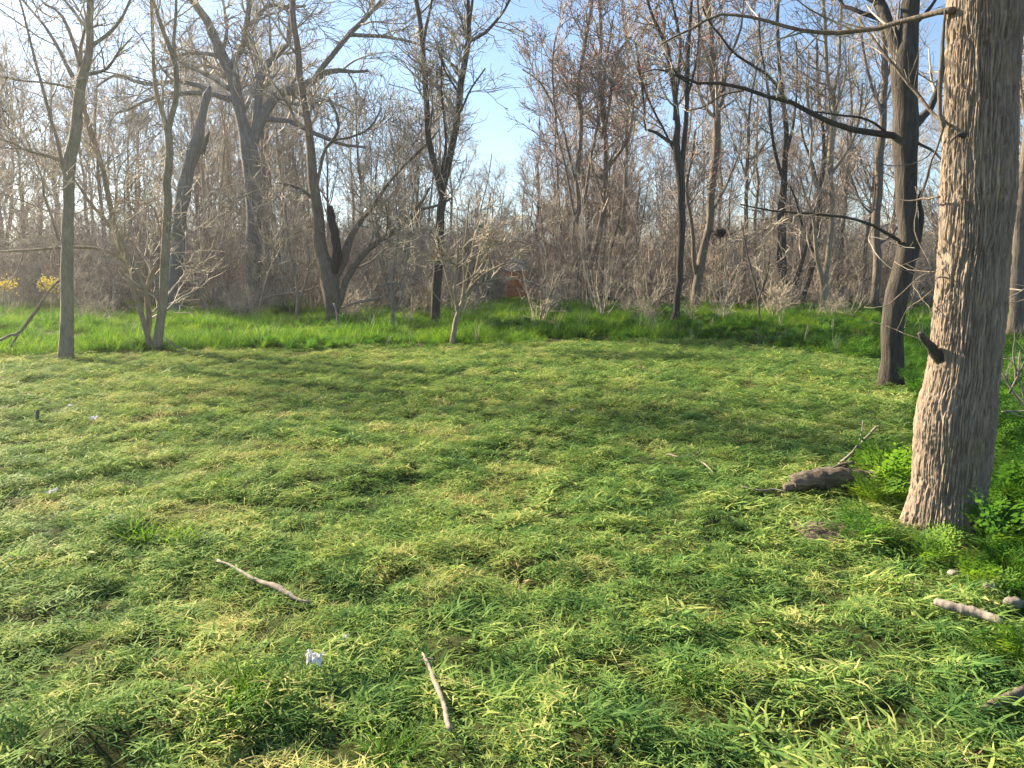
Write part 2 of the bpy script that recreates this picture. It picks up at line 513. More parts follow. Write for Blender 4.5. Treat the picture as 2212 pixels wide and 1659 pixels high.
def add_buds(P3, root, org, rs, keep=.5, size=.03):
    tip = P3[rs.rand(len(P3)) < keep][:, -1]
    n = len(tip)
    o = np.array([[1, 0, 0], [0, 1, 0], [-1, 0, 0], [0, -1, 0], [0, 0, 1.3], [0, 0, -1.3]]) * size
    V = tip[:, None] + o[None] * (0.6 + .8 * rs.rand(n, 1, 1))
    f = np.array([[0, 1, 4], [1, 2, 4], [2, 3, 4], [3, 0, 4], [1, 0, 5], [2, 1, 5], [3, 2, 5], [0, 3, 5]])
    g = Geo().add(V, T=(f[None] + 6 * np.arange(n)[:, None, None]).reshape(-1, 3))
    b = link("buds", g.mesh("buds", M['bud'], org, smooth=False), root)
    tag(b, "small reddish buds on the twig tips", kind="stuff")

# left foreground tree
hero("bare_tree", "slim tan-barked tree nearest the left edge, rooted where the mown grass ends", 14.6,
     [(142, 776, 38), (141, 700, 31), (141, 600, 29), (143, 500, 27), (144, 420, 26), (148, 350, 28), (157, 280, 27), (160, 225, 24), (168, 165, 25), (180, 120, 18), (184, 60, 17), (186, 0, 16)],
     [[(157, 165, 12), (140, 130, 10), (125, 100, 9), (95, 50, 7), (52, 0, 5)],
      [(172, 140, 10), (160, 95, 9), (148, 62, 9), (135, 37, 8), (108, 15, 6), (82, 0, 5)],
      [(182, 115, 10), (210, 90, 9), (237, 72, 8), (260, 45, 7), (277, 15, 6), (296, -40, 5)],
      [(155, 190, 7), (120, 182, 6), (87, 177, 5), (40, 172, 5), (0, 165, 4)],
      [(140, 352, 9), (100, 336, 8), (62, 327, 6), (30, 310, 5), (0, 300, 5), (-60, 270, 4)],
      [(144, 400, 10), (125, 310, 9), (100, 232, 8), (88, 190, 7), (75, 150, 7), (60, 82, 6), (42, 15, 5), (36, 0, 5)],
      [(128, 520, 6), (112, 470, 6), (98, 425, 5), (90, 380, 4), (70, 330, 3)]],
     mat='tan_bark', tmat='twig', seed=11, dens=1.35, tw=(1.3, .8, .45), flare=1.15)

hero("bare_tree", "clump of several thin tan stems spreading from one base, second from the left edge", 16.3,
     [(340, 745, 22), (346, 700, 20), (350, 640, 20), (355, 560, 20), (358, 470, 19), (360, 400, 18), (363, 330, 18), (362, 290, 18), (350, 240, 11), (335, 200, 10), (327, 150, 9), (322, 80, 8), (317, 0, 7)],
     [[(362, 290, 15), (374, 245, 14), (385, 200, 13), (382, 137, 12), (365, 87, 11), (350, 40, 9), (337, 0, 8)],
      [(380, 130, 8), (375, 92, 8), (380, 50, 7), (382, 0, 6)],
      [(326, 750, 13), (312, 700, 13), (295, 652, 13), (287, 602, 14), (276, 545, 14), (252, 490, 13), (240, 420, 12), (232, 380, 12), (207, 287, 11), (186, 200, 10), (188, 110, 8), (205, 40, 6)],
      [(318, 640, 12), (300, 590, 11), (280, 550, 10), (255, 512, 10), (228, 475, 9), (200, 445, 8), (165, 395, 6), (120, 350, 5)],
      [(331, 764, 9), (340, 730, 9), (347, 702, 8), (352, 640, 8), (347, 600, 7), (360, 527, 7), (367, 477, 6), (369, 410, 5), (372, 340, 4)],
      [(288, 585, 8), (265, 563, 8), (240, 548, 7), (212, 537, 7), (162, 532, 7), (75, 536, 6), (0, 540, 5), (-60, 545, 4)],
      [(354, 560, 5), (335, 460, 5), (308, 435, 4), (280, 425, 3)],
      [(318, 730, 12), (322, 690, 14), (318, 650, 15), (322, 610, 13), (340, 570, 10)]],
     mat='tan_bark', tmat='tan_twig', seed=12, dens=1.0, tw=(1.3, .8, .45), flare=1.2)

hero("dead_snag", "leaning grey dead trunk with a broken splintered top behind the thin stems", 29,
     [(376, 632, 32), (380, 585, 33), (385, 540, 31), (392, 470, 30), (400, 420, 31), (412, 360, 30), (425, 320, 31), (434, 285, 24), (440, 260, 21), (446, 225, 19), (450, 205, 20), (456, 186, 6)],
     [[(437, 330, 13), (446, 300, 10), (452, 285, 4)]],
     mat='grey_bark', seed=13, dens=0, cat="dead tree", lump=.22, trunk_twigs=False)

hero("bare_tree", "big grey tree with thick arching limbs, just right of the leaning dead trunk", 31,
     [(550, 640, 40), (549, 560, 37), (548, 480, 36), (545, 400, 37), (541, 350, 40), (537, 312, 40), (527, 275, 26), (519, 237, 25), (510, 195, 27), (503, 160, 28), (478, 108, 24), (450, 45, 21), (422, 0, 17)],
     [[(540, 320, 30), (556, 275, 28), (570, 245, 25), (590, 212, 22), (610, 196, 20), (640, 187, 20), (678, 170, 17), (705, 152, 14), (728, 147, 12), (760, 152, 8), (800, 150, 5)],
      [(678, 172, 15), (693, 150, 13), (720, 115, 12), (753, 75, 12), (790, 37, 10), (823, 0, 7)],
      [(552, 300, 22), (556, 240, 20), (557, 200, 19), (560, 170, 19), (580, 125, 17), (598, 115, 15), (615, 107, 13), (628, 75, 11), (632, 30, 10), (635, 0, 9)],
      [(497, 145, 17), (515, 120, 16), (527, 100, 14), (537, 50, 13), (542, 0, 11)],
      [(508, 215, 15), (487, 212, 13), (465, 205, 11), (437, 200, 11), (400, 201, 10), (375, 200, 10), (345, 205, 8), (312, 220, 7), (272, 240, 5)],
      [(450, 196, 12), (430, 186, 11), (412, 180, 11), (375, 176, 10), (332, 183, 10), (300, 177, 9), (262, 162, 7), (237, 165, 6), (207, 187, 5)],
      [(556, 262, 14), (578, 257, 13), (628, 262, 11), (665, 282, 10), (708, 300, 9), (740, 312, 7), (790, 318, 5)],
      [(500, 140, 12), (470, 122, 10), (430, 115, 8), (390, 118, 7), (350, 130, 5)],
      [(545, 55, 10), (570, 20, 9), (590, 10, 8), (620, 15, 7), (660, 12, 6)],
      [(753, 76, 9), (800, 77, 8), (850, 82, 7), (895, 92, 5), (930, 110, 4)]],
     mat='grey_bark', tmat='twig', seed=14, dens=1.35, tw=(2.2, 1.3, .7), n1=.8, flare=1.25)

t5 = hero("bare_tree", "flared tree with a charred black hollow stub and one long limb rising right", 24.5,
     [(717, 688, 28), (716, 650, 34), (715, 615, 42), (706, 575, 36), (696, 540, 28), (690, 465, 25), (680, 415, 24), (673, 350, 22), (670, 300, 20), (665, 262, 19), (658, 220, 17), (653, 187, 16), (645, 100, 15), (638, 50, 14), (635, 0, 13)],
     [[(730, 665, 16), (740, 630, 15), (750, 602, 14), (767, 572, 14), (783, 547, 14), (815, 520, 13), (853, 495, 13), (880, 472, 10), (898, 455, 9), (913, 432, 7), (928, 405, 5)],
      [(898, 455, 6), (930, 448, 6), (955, 440, 5), (975, 427, 4)],
      [(722, 600, 20), (736, 575, 22), (745, 552, 20), (758, 515, 17), (765, 500, 13), (790, 465, 11), (813, 440, 8), (838, 400, 6)],
      [(680, 420, 8), (700, 330, 7), (722, 300, 7), (733, 270, 6), (725, 240, 5), (710, 210, 4)],
      [(722, 302, 5), (760, 296, 5), (800, 275, 5), (825, 235, 4)],
      [(835, 512, 5), (838, 480, 5), (836, 455, 4), (828, 435, 3)],
      [(790, 465, 7), (835, 400, 6), (880, 350, 6), (925, 310, 5), (950, 280, 3)],
      [(690, 440, 9), (665, 420, 8), (640, 405, 6), (600, 395, 4)]],
     mat='brown_bark', tmat='twig', seed=15, dens=1.35, tw=(1.7, 1.0, .55), flare=1.15)
# the charred stub of that tree
cb = [pix(x, y, 24.4) for x, y in ((722, 590), (727, 556), (727, 530), (723, 492), (719, 462), (715, 444))]
cp = spline([(*p, w * .5 * s) for (p, s), w in zip(cb, (14, 20, 21, 19, 17, 13))], 14, RS(2), .35)
g = Geo(); tubes(cp[:, :3], cp[:, 3], 9, g, cap=True, lump=.3, seed=3)
tag(link("charred_stub", g.mesh("charred_stub", M['char'], t5.location), t5), "burnt black broken stub on the left of the trunk")

hero("bare_tree", "dark straight tree forking into a tall V left of the picture's centre", 24.5,
     [(940, 690, 21), (942, 640, 21), (945, 590, 21), (948, 520, 19), (952, 450, 18), (955, 408, 19), (945, 375, 15), (928, 300, 14), (922, 240, 13), (915, 175, 13), (911, 130, 12), (908, 80, 11), (895, 0, 10)],
     [[(956, 412, 15), (963, 375, 15), (974, 325, 15), (983, 275, 15), (993, 175, 14), (1003, 120, 13), (1008, 87, 12), (1006, 40, 9), (1005, 0, 8)],
      [(1010, 92, 8), (1030, 80, 7), (1053, 67, 7), (1080, 35, 6), (1103, 0, 5)],
      [(1010, 80, 8), (1015, 40, 7), (1021, 0, 6)],
      [(912, 105, 7), (920, 60, 7), (930, 0, 5)],
      [(951, 405, 7), (957, 360, 7), (966, 310, 6), (960, 250, 5), (955, 180, 4), (957, 100, 4)],
      [(985, 262, 5), (1000, 230, 5), (1020, 190, 4), (1050, 150, 3)],
      [(990, 200, 5), (965, 160, 4), (950, 120, 4), (940, 90, 3)]],
     mat='dark_bark', tmat='twig', seed=16, dens=1.35, tw=(1.5, .9, .5), flare=1.1)

hero("bare_shrub", "small pale shrubby tree fanning thin stems at the mown edge near the centre", 17.6,
     [(975, 748, 14), (979, 720, 11), (984, 690, 11), (992, 668, 11), (999, 650, 9), (1010, 630, 8), (1019, 612, 7), (1030, 570, 5), (1037, 540, 5), (1048, 480, 4), (1058, 420, 3)],
     [[(988, 672, 8), (983, 640, 7), (981, 615, 6), (988, 570, 5), (990, 530, 4), (985, 470, 3)],
      [(1000, 648, 6), (1004, 600, 5), (1003, 550, 4), (1010, 490, 3), (1016, 430, 3)],
      [(1014, 622, 5), (1040, 595, 4), (1070, 578, 4), (1106, 565, 3), (1135, 572, 2.5)],
      [(1010, 632, 5), (1045, 610, 4), (1080, 600, 3), (1120, 597, 2.5)],
      [(997, 650, 5), (1015, 560, 4), (1030, 480, 3), (1050, 400, 2.5), (1062, 330, 2)],
      [(986, 665, 5), (970, 620, 4), (955, 560, 4), (930, 520, 3), (905, 510, 2)],
      [(1020, 600, 4), (1060, 540, 3), (1110, 520, 3), (1150, 530, 2)]],
     mat='tan_bark', tmat='tan_twig', seed=17, dens=1.2, tw=(.8, .5, .3), cat="shrub", up=.2, flare=1.2, sides=10)

hero("bare_tree", "pair of slender stems from one stump standing right of centre at the wood's edge", 37,
     [(1248, 645, 16), (1245, 600, 14), (1241, 555, 13), (1241, 482, 13), (1250, 450, 11), (1247, 400, 11), (1250, 325, 10), (1253, 250, 10), (1248, 200, 9), (1256, 125, 9), (1271, 50, 8), (1278, 0, 7)],
     [[(1266, 640, 14), (1274, 600, 14), (1279, 565, 14), (1286, 502, 13), (1297, 440, 12), (1297, 375, 11), (1296, 300, 11), (1291, 225, 10), (1283, 150, 9), (1291, 62, 8), (1284, 0, 7)],
      [(1296, 385, 9), (1326, 345, 8), (1356, 300, 7), (1368, 237, 6), (1360, 200, 5), (1335, 175, 4)],
      [(1297, 300, 7), (1313, 250, 7), (1326, 162, 6), (1335, 120, 5), (1366, 82, 5)],
      [(1242, 390, 6), (1225, 320, 6), (1213, 270, 5), (1190, 220, 5), (1165, 175, 4), (1130, 150, 3)],
      [(1242, 470, 5), (1225, 380, 5), (1205, 300, 5), (1196, 220, 4), (1195, 130, 4), (1207, 60, 3)],
      [(1262, 440, 6), (1275, 350, 6), (1300, 220, 5), (1310, 120, 5), (1325, 40, 4)]],
     mat='brown_bark', tmat='red_twig', seed=18, dens=1.25, tw=(2.0, 1.2, .65), up=.9, buds=True)

hero("bare_tree", "dark tree rooted in the tall grass, leftmost of the pair right of centre", 24.5,
     [(1461, 697, 15), (1464, 655, 14), (1468, 615, 15), (1471, 540, 15), (1471, 490, 16), (1469, 440, 16), (1464, 375, 19), (1456, 320, 16), (1458, 275, 13), (1453, 237, 11), (1441, 175, 10), (1428, 105, 9), (1398, 57, 7), (1381, 0, 6)],
     [[(1468, 400, 11), (1478, 312, 11), (1486, 237, 10), (1488, 150, 10), (1493, 75, 8), (1496, 0, 7)],
      [(1457, 260, 8), (1460, 220, 8), (1466, 175, 8), (1471, 100, 7), (1460, 40, 6), (1450, 0, 5)],
      [(1453, 310, 9), (1441, 302, 8), (1418, 287, 7), (1393, 275, 6), (1391, 225, 5), (1380, 150, 5), (1370, 90, 4)],
      [(1466, 350, 5), (1430, 270, 5), (1405, 220, 5), (1380, 150, 4), (1362, 90, 4)],
      [(1488, 200, 5), (1505, 130, 5), (1512, 60, 4), (1508, 0, 4)]],
     mat='dark_bark', tmat='red_twig', seed=19, dens=1.1, tw=(1.6, .9, .5), up=.8, buds=True)

hero("bare_tree", "sunlit forked tree, rightmost of the pair right of centre", 31,
     [(1501, 662, 20), (1503, 630, 21), (1507, 600, 20), (1513, 555, 19), (1521, 515, 16), (1526, 480, 16), (1530, 415, 17), (1537, 340, 17), (1541, 300, 18), (1538, 237, 15), (1529, 190, 13), (1527, 150, 12), (1528, 50, 12), (1516, 0, 10)],
     [[(1541, 250, 10), (1552, 235, 9), (1558, 222, 8), (1564, 170, 7), (1570, 130, 6), (1590, 85, 6), (1601, 50, 5), (1607, 0, 4)],
      [(1505, 595, 10), (1497, 560, 10), (1496, 520, 9), (1488, 465, 8), (1480, 400, 7), (1492, 340, 6), (1498, 280, 5)],
      [(1536, 250, 6), (1515, 220, 6), (1505, 170, 5), (1510, 100, 5), (1512, 30, 4)],
      [(1530, 470, 5), (1560, 420, 5), (1585, 360, 4), (1605, 320, 3)], [(1524, 480, 6), (1540, 498, 5), (1556, 509, 4), (1580, 505, 3), (1600, 490, 3)]],
     mat='brown_bark', tmat='red_twig', seed=20, dens=1.1, tw=(1.9, 1.1, .6), up=.8, buds=True)

hero("bare_tree", "dark slender upright tree left of the sunlit split trunk at the right", 33,
     [(1697, 648, 26), (1694, 600, 22), (1691, 552, 20), (1692, 510, 18), (1691, 465, 17), (1696, 415, 16), (1702, 350, 12), (1704, 300, 11), (1700, 230, 10), (1690, 150, 9), (1685, 70, 8), (1688, 0, 7)],
     [[(1705, 640, 12), (1725, 590, 10), (1735, 550, 9), (1750, 500, 7), (1757, 440, 6)],
      [(1698, 400, 9), (1680, 350, 8), (1668, 290, 7), (1660, 200, 6), (1645, 110, 5), (1640, 30, 4)],
      [(1702, 320, 7), (1716, 260, 6), (1722, 180, 5), (1720, 90, 4)]],
     mat='dark_bark', tmat='red_twig', seed=21, dens=1.0, tw=(1.9, 1.1, .6), up=.8)

hero("bare_tree", "brightly sunlit split trunk, pale gold on its left, standing in weeds at the right", 30,
     [(1781, 666, 19), (1778, 640, 18), (1781, 605, 16), (1786, 575, 12), (1788, 515, 11), (1793, 450, 12), (1788, 400, 13), (1785, 370, 14), (1789, 300, 14), (1791, 270, 13), (1792, 212, 13), (1780, 175, 9), (1776, 75, 8), (1772, 0, 7)],
     [[(1779, 620, 13), (1773, 590, 11), (1766, 562, 10), (1761, 515, 9), (1756, 470, 8), (1740, 420, 6), (1728, 380, 5)],
      [(1793, 215, 8), (1806, 180, 8), (1813, 140, 7), (1818, 60, 6), (1822, 0, 5)],
      [(1788, 420, 8), (1762, 400, 8), (1752, 340, 7), (1757, 280, 6), (1745, 200, 5), (1750, 110, 4)],
      [(1789, 385, 8), (1815, 350, 8), (1840, 310, 6), (1860, 250, 5), (1866, 180, 4)]],
     mat='tan_bark', tmat='red_twig', seed=22, dens=1.1, tw=(1.8, 1.1, .6), up=.8, flare=1.5)

hero("bare_tree", "dark trunk leaning right beside the sunlit split trunk", 34,
     [(1729, 652, 17), (1736, 625, 16), (1745, 600, 16), (1757, 565, 15), (1765, 520, 14), (1768, 480, 14), (1771, 430, 13), (1775, 380, 11), (1782, 330, 9), (1778, 260, 7), (1765, 180, 6), (1760, 90, 5)],
     [[(1760, 550, 7), (1735, 490, 6), (1722, 440, 5), (1705, 400, 4)],
      [(1772, 420, 7), (1755, 350, 6), (1735, 300, 5), (1725, 220, 4)]],
     mat='dark_bark', tmat='red_twig', seed=23, dens=.9, tw=(1.8, 1.0, .6), up=.8)

hero("bare_tree", "straight tree with orange-lit upper trunk just left of the large dark trunk", 33,
     [(1888, 655, 21), (1890, 610, 20), (1892, 565, 19), (1890, 520, 18), (1889, 480, 20), (1894, 415, 19), (1899, 325, 19), (1904, 260, 17), (1908, 200, 15), (1909, 150, 14), (1905, 75, 12), (1899, 0, 10)],
     [[(1901, 525, 8), (1925, 510, 6), (1940, 490, 5), (1955, 480, 4)],
      [(1893, 470, 6), (1862, 440, 5), (1845, 400, 5), (1830, 350, 4)],
      [(1906, 240, 8), (1885, 190, 7), (1868, 120, 6), (1858, 40, 5)],
      [(1908, 180, 7), (1930, 130, 6), (1938, 70, 5), (1945, 0, 4)]],
     mat='brown_bark', tmat='red_twig', seed=24, dens=1.0, tw=(1.8, 1.0, .6), up=.8)

hero("bare_tree", "large dark tree behind the foreground trunk, long limbs reaching left across the sky", 11,
     [(1926, 832, 58), (1928, 780, 53), (1929, 715, 52), (1937, 640, 50), (1954, 577, 50), (1963, 515, 47), (1960, 440, 46), (1959, 375, 50), (1957, 320, 53), (1956, 290, 58), (1955, 255, 58), (1955, 200, 57), (1954, 150, 60), (1952, 115, 62), (1958, 85, 46), (1965, 40, 42), (1968, 0, 40)],
     [[(1944, 130, 32), (1932, 85, 30), (1921, 50, 28), (1910, 20, 27), (1901, 0, 26)],
      [(1940, 294, 17), (1915, 292, 16), (1884, 287, 15), (1850, 283, 14), (1821, 277, 13), (1795, 268, 13), (1771, 257, 12), (1734, 240, 11), (1701, 222, 10), (1659, 214, 9), (1606, 195, 8), (1538, 182, 7), (1493, 185, 6), (1463, 167, 5), (1433, 120, 4)],
      [(1703, 224, 8), (1680, 190, 7), (1659, 165, 7), (1625, 142, 6), (1593, 120, 6), (1565, 85, 5), (1536, 50, 5), (1518, 12, 4)],
      [(1915, 287, 7), (1890, 268, 6), (1859, 255, 6), (1820, 250, 5), (1775, 245, 4), (1740, 243, 4)],
      [(1956, 545, 11), (1949, 527, 10), (1932, 512, 8), (1909, 500, 8), (1871, 482, 7), (1830, 472, 6), (1796, 465, 6), (1734, 459, 5), (1659, 452, 4), (1600, 440, 3)],
      [(1925, 55, 16), (1900, 38, 13), (1871, 32, 11), (1834, 15, 9), (1815, 0, 8)],
      [(1968, 280, 26), (1984, 262, 24), (1998, 248, 20), (2009, 237, 18), (2022, 212, 17), (2032, 180, 14), (2046, 120, 11)],
      [(1968, 300, 8), (1995, 315, 7), (2015, 325, 6), (2034, 345, 5)],
      [(1975, 560, 16), (1987, 500, 14), (1990, 460, 12), (1984, 432, 9), (1998, 400, 6), (2010, 350, 5)],
      [(1495, 185, 4), (1455, 160, 4), (1415, 150, 3), (1380, 160, 2)],
      [(1606, 195, 5), (1560, 205, 4), (1520, 230, 4), (1480, 240, 3)],
      [(1965, 60, 12), (1990, 40, 10), (2015, 10, 8), (2030, -20, 7)]],
     mat='dark_bark', tmat='twig', seed=25, dens=.55, tw=(.8, .5, .3), flare=1.1, trunk_twigs=False, spread=.5, sides=20)  # dark bark colour stands in for shade cast on this tree

hero("bare_tree", "orange-lit tree half hidden behind the foreground trunk at the right edge", 20,
     [(2192, 690, 34), (2196, 600, 32), (2200, 520, 30), (2206, 420, 28), (2215, 330, 26), (2226, 220, 24), (2235, 100, 20), (2242, 0, 16)],
     [[(2198, 560, 9), (2225, 510, 8), (2260, 470, 6)], [(2206, 430, 9), (2190, 330, 8), (2196, 260, 6), (2210, 190, 5)],
      [(2222, 300, 8), (2210, 210, 7), (2204, 120, 5), (2208, 40, 4)]],
     mat='brown_bark', tmat='red_twig', seed=26, dens=1.2, tw=(1.4, .8, .5))

# ---- the furrowed foreground trunk
def big_tree():
    rows = [(1175, 2040, 178), (1150, 2042, 172), (1117, 2040, 166), (1055, 2048, 166), (990, 2056, 172), (930, 2061, 176), (880, 2066, 172), (830, 2074, 160), (765, 2084, 158), (640, 2095, 158), (515, 2104, 160), (415, 2111, 168), (300, 2116, 166), (200, 2120, 166), (100, 2124, 168), (0, 2129, 174)]
    Y = 4.6
    pts = []
    for py, px, w in rows:
        q, s = pix(px, py, Y)
        pts.append((*q, w * .5 * s))
    gz = H(pts[0][0], Y)
    e = np.array(pts[-1]); d = np.array(pts[-1]) - np.array(pts[-4]); d /= np.linalg.norm(d[:3])
    pts = [(pts[0][0] - .03, Y, gz - .12, pts[0][3] * 1.04)] + pts
    for k in (1.2, 2.6, 4.2, 6):
        pts.append((e[0] + d[0] * k, Y + .04 * k, e[2] + k, e[3] * (1 - .07 * k)))
    K, S = 600, 360
    p = spline(pts, 1200)
    p = np.stack([np.interp(np.r_[np.linspace(p[0, 2], 3.5, K - 60), np.linspace(3.5, p[-1, 2], 61)[1:]], p[:, 2], p[:, c]) for c in range(4)], -1)
    z = p[:, 2]
    an = np.linspace(0, 2 * np.pi, S, endpoint=False)
    A, Zg = np.meshgrid(an, z)
    R0 = .25
    # plates of bark: cells drawn out along the stem, cracks between them
    def cells(nu, hz, seed, warp):
        wob = warp * (vnoise(np.cos(A) * 2.4 + seed, np.sin(A) * 2.4 + 3, Zg * 2.2 + seed) - .5) + warp * .5 * (vnoise(np.cos(A) * 6 + seed, np.sin(A) * 6 + 3, Zg * 7 + seed) - .5)
        U = (A / (2 * np.pi) * nu + wob * nu / 6.283); W = Zg / hz + .3 * vnoise(A * 5, Zg * 3, seed)
        iu, iw = np.floor(U).astype(np.int64), np.floor(W).astype(np.int64)
        f1 = np.full(U.shape, 9.0); f2 = f1.copy(); idc = np.zeros(U.shape)
        for du in (-1, 0, 1):
            for dw in (-1, 0, 1):
                cu, cw = iu + du, iw + dw
                km = np.mod(cu, nu); z0 = np.full(km.shape, int(seed), np.int64)
                px_ = cu + .15 + .7 * hash3(km, cw, z0); pw_ = cw + .1 + .8 * hash3(km, cw, z0 + 17)
                d = np.hypot((U - px_), (W - pw_) * .8)
                new = d < f1
                f2 = np.where(new, f1, np.minimum(f2, d)); idc = np.where(new, hash3(km, cw, z0 + 31), idc); f1 = np.where(new, d, f1)
        return f2 - f1, idc
    e1, id1 = cells(82, .30, 3, .17)
    e2, id2 = cells(130, .13, 8, .15)
    sm = lambda e, w: np.clip(e / w, 0, 1) ** .8
    n1 = vnoise(np.cos(A) * 22, np.sin(A) * 22, Zg * 16); n2 = vnoise(np.cos(A) * 42, np.sin(A) * 42, Zg * 60)
    disp = .0125 * sm(e1, .32) + .006 * sm(e2, .35) * sm(e1, .3) + .007 * (id1 - .5) + .006 * n1 + .004 * n2 - .021
    disp += .014 * (vnoise(np.cos(A) * 1.2 + 4, np.sin(A) * 1.2, Zg * 1.1) - .5)
    tone = np.clip(.25 + .35 * id1 + .25 * id2 + .3 * (n1 - .5), 0, 1)
    low = np.clip((.35 - (Zg - gz)) / .35, 0, 1)
    disp += low ** 2.2 * .07 * np.clip(np.cos(A * 4 + .7) * .5 + .3, 0, 1)
    rr = p[:, 3][:, None] + disp
    V = np.stack([p[:, 0][:, None] + np.cos(A) * rr, p[:, 1][:, None] + np.sin(A) * rr, Zg], -1)
    i = np.arange(K * S).reshape(K, S); j = np.roll(i, -1, 1)
    org = np.array([pts[0][0], Y, gz])
    root = root_at("bare_tree", org)
    tag(root, "massive furrowed brown trunk in the right foreground, warmly lit on its left side", "tree")
    g = Geo().add(V, np.stack([i[:-1], j[:-1], j[1:], i[1:]], -1).reshape(-1, 4), att=tone)
    link("trunk", g.mesh("trunk", M['big_bark'], org, att="tone"), root)
    rs = RS(5)
    def limb(pl, mat='brown_bark', name="limb", dy=(-.02, .4), sides=8, K=18, wig=.12, lab=None):
        o = []
        n = len(pl)
        for k, (x, y, w) in enumerate(pl):
            q, s = pix(x, y, Y + dy[0] + (dy[1] - dy[0]) * k / (n - 1)); o.append((*q, w * .5 * s))
        lp = spline(o, K, rs, wig)
        g = Geo(); tubes(lp[:, :3], lp[:, 3], sides, g, lump=.08, cap=True)
        b = link(name, g.mesh(name, M[mat], org), root)
        if lab: b["label"] = lab
        return lp
    A_ = limb([(2060, 22, 17), (2036, 26, 15), (1998, 38, 14), (1959, 47, 13), (1915, 58, 12), (1871, 67, 12), (1809, 72, 11), (1734, 65, 9), (1659, 45, 8), (1600, 33, 7), (1551, 32, 7), (1500, 60, 6), (1428, 97, 4)], dy=(-.05, .9))
    B_ = limb([(2040, 268, 9), (2024, 254, 8), (1984, 207, 8), (1909, 117, 7), (1874, 72, 6), (1850, 40, 5)], dy=(-.05, .5))
    C_ = limb([(2040, 275, 9), (2030, 235, 10), (2030, 170, 11), (2034, 110, 10), (2037, 60, 7), (2038, 20, 5)], dy=(-.1, -.1))
    tw = [[(2022, 587, 5), (2000, 588, 4.5), (1971, 585, 4), (1950, 575, 3.5), (1934, 565, 3)],
          [(2012, 586, 4), (1985, 598, 4), (1959, 620, 4), (1940, 640, 4), (1921, 657, 3.5), (1891, 665, 3), (1869, 662, 2)],
          [(2016, 625, 4), (1985, 650, 4), (1954, 672, 3.5), (1944, 695, 3), (1938, 712, 2.5)],
          [(2015, 585, 5), (1998, 555, 4), (1983, 520, 4), (1976, 480, 3.5), (1984, 440, 3), (1980, 400, 2)],
          [(2010, 672, 4), (1992, 640, 4), (1974, 615, 3), (1990, 605, 2)],
          [(1998, 735, 3), (1960, 722, 3), (1920, 705, 3), (1870, 690, 2.5), (1810, 670, 2)],
          [(2040, 260, 7), (2028, 310, 7), (2010, 360, 6), (1998, 400, 5), (1985, 432, 5)],
          [(2030, 425, 8), (2005, 432, 7), (1986, 433, 6), (1950, 440, 4), (1905, 432, 3)]]
    TW = []
    for t in tw: TW.append(limb([(a_, b_, c_ * .75) for a_, b_, c_ in t], 'brown_bark', "shoot", dy=(-.04, .35), sides=5, K=10, wig=.25))
    limb([(2082, 293, 16), (2074, 290, 10), (2062, 296, 5), (2052, 307, 4), (2044, 320, 3)], 'dark_bark', "snapped_twig", dy=(-.24, -.32), sides=6, K=8)
    limb([(2060, 800, 46), (2030, 775, 34), (2012, 757, 25), (2001, 744, 20), (1993, 734, 18), (1987, 727, 16), (1983, 722, 14), (1981, 719, 10)], 'dark_bark', "broken_stub", dy=(-.02, -.06), sides=12, K=14, wig=.3, lab="dark broken branch stub low on the left")
    c = Geo()
    P = np.stack([spline(q, 12)[:, :3] for q in (A_, B_)]); R = np.stack([spline(q, 12)[:, 3] for q in (A_, B_)])
    P1, R1 = grow(P, R, 7.0, (.2, 1), (25, 60), .45, 6, .35, .1, rs, .5, .0025)
    P2, R2 = grow(P1, R1, 2.2, (.2, 1), (25, 60), .25, 4, .2, .12, rs, .6, .0018)
    tubes(P1, R1, 5, c); tubes(P2, R2, 3, c)
    # crown above the picture
    top = p[-150::12, :]; 
    Pt = p[np.linspace(K * .72, K - 1, 12).astype(int)]
    Q1, S1 = grow(Pt[None, :, :3], Pt[None, :, 3], np.array([16]), (.25, 1), (40, 70), 3.0, 8, .6, .1, rs, .3, .02)
    Q2, S2 = grow(Q1, S1, 7.0, (.2, 1), (25, 60), 1.3, 5, .4, .12, rs, .5, .006)
    tubes(Q1, S1, 6, c); tubes(Q2, S2, 3, c)
    link("crown", c.mesh("crown", M['twig'], org), root)
    return root
BIG = big_tree()

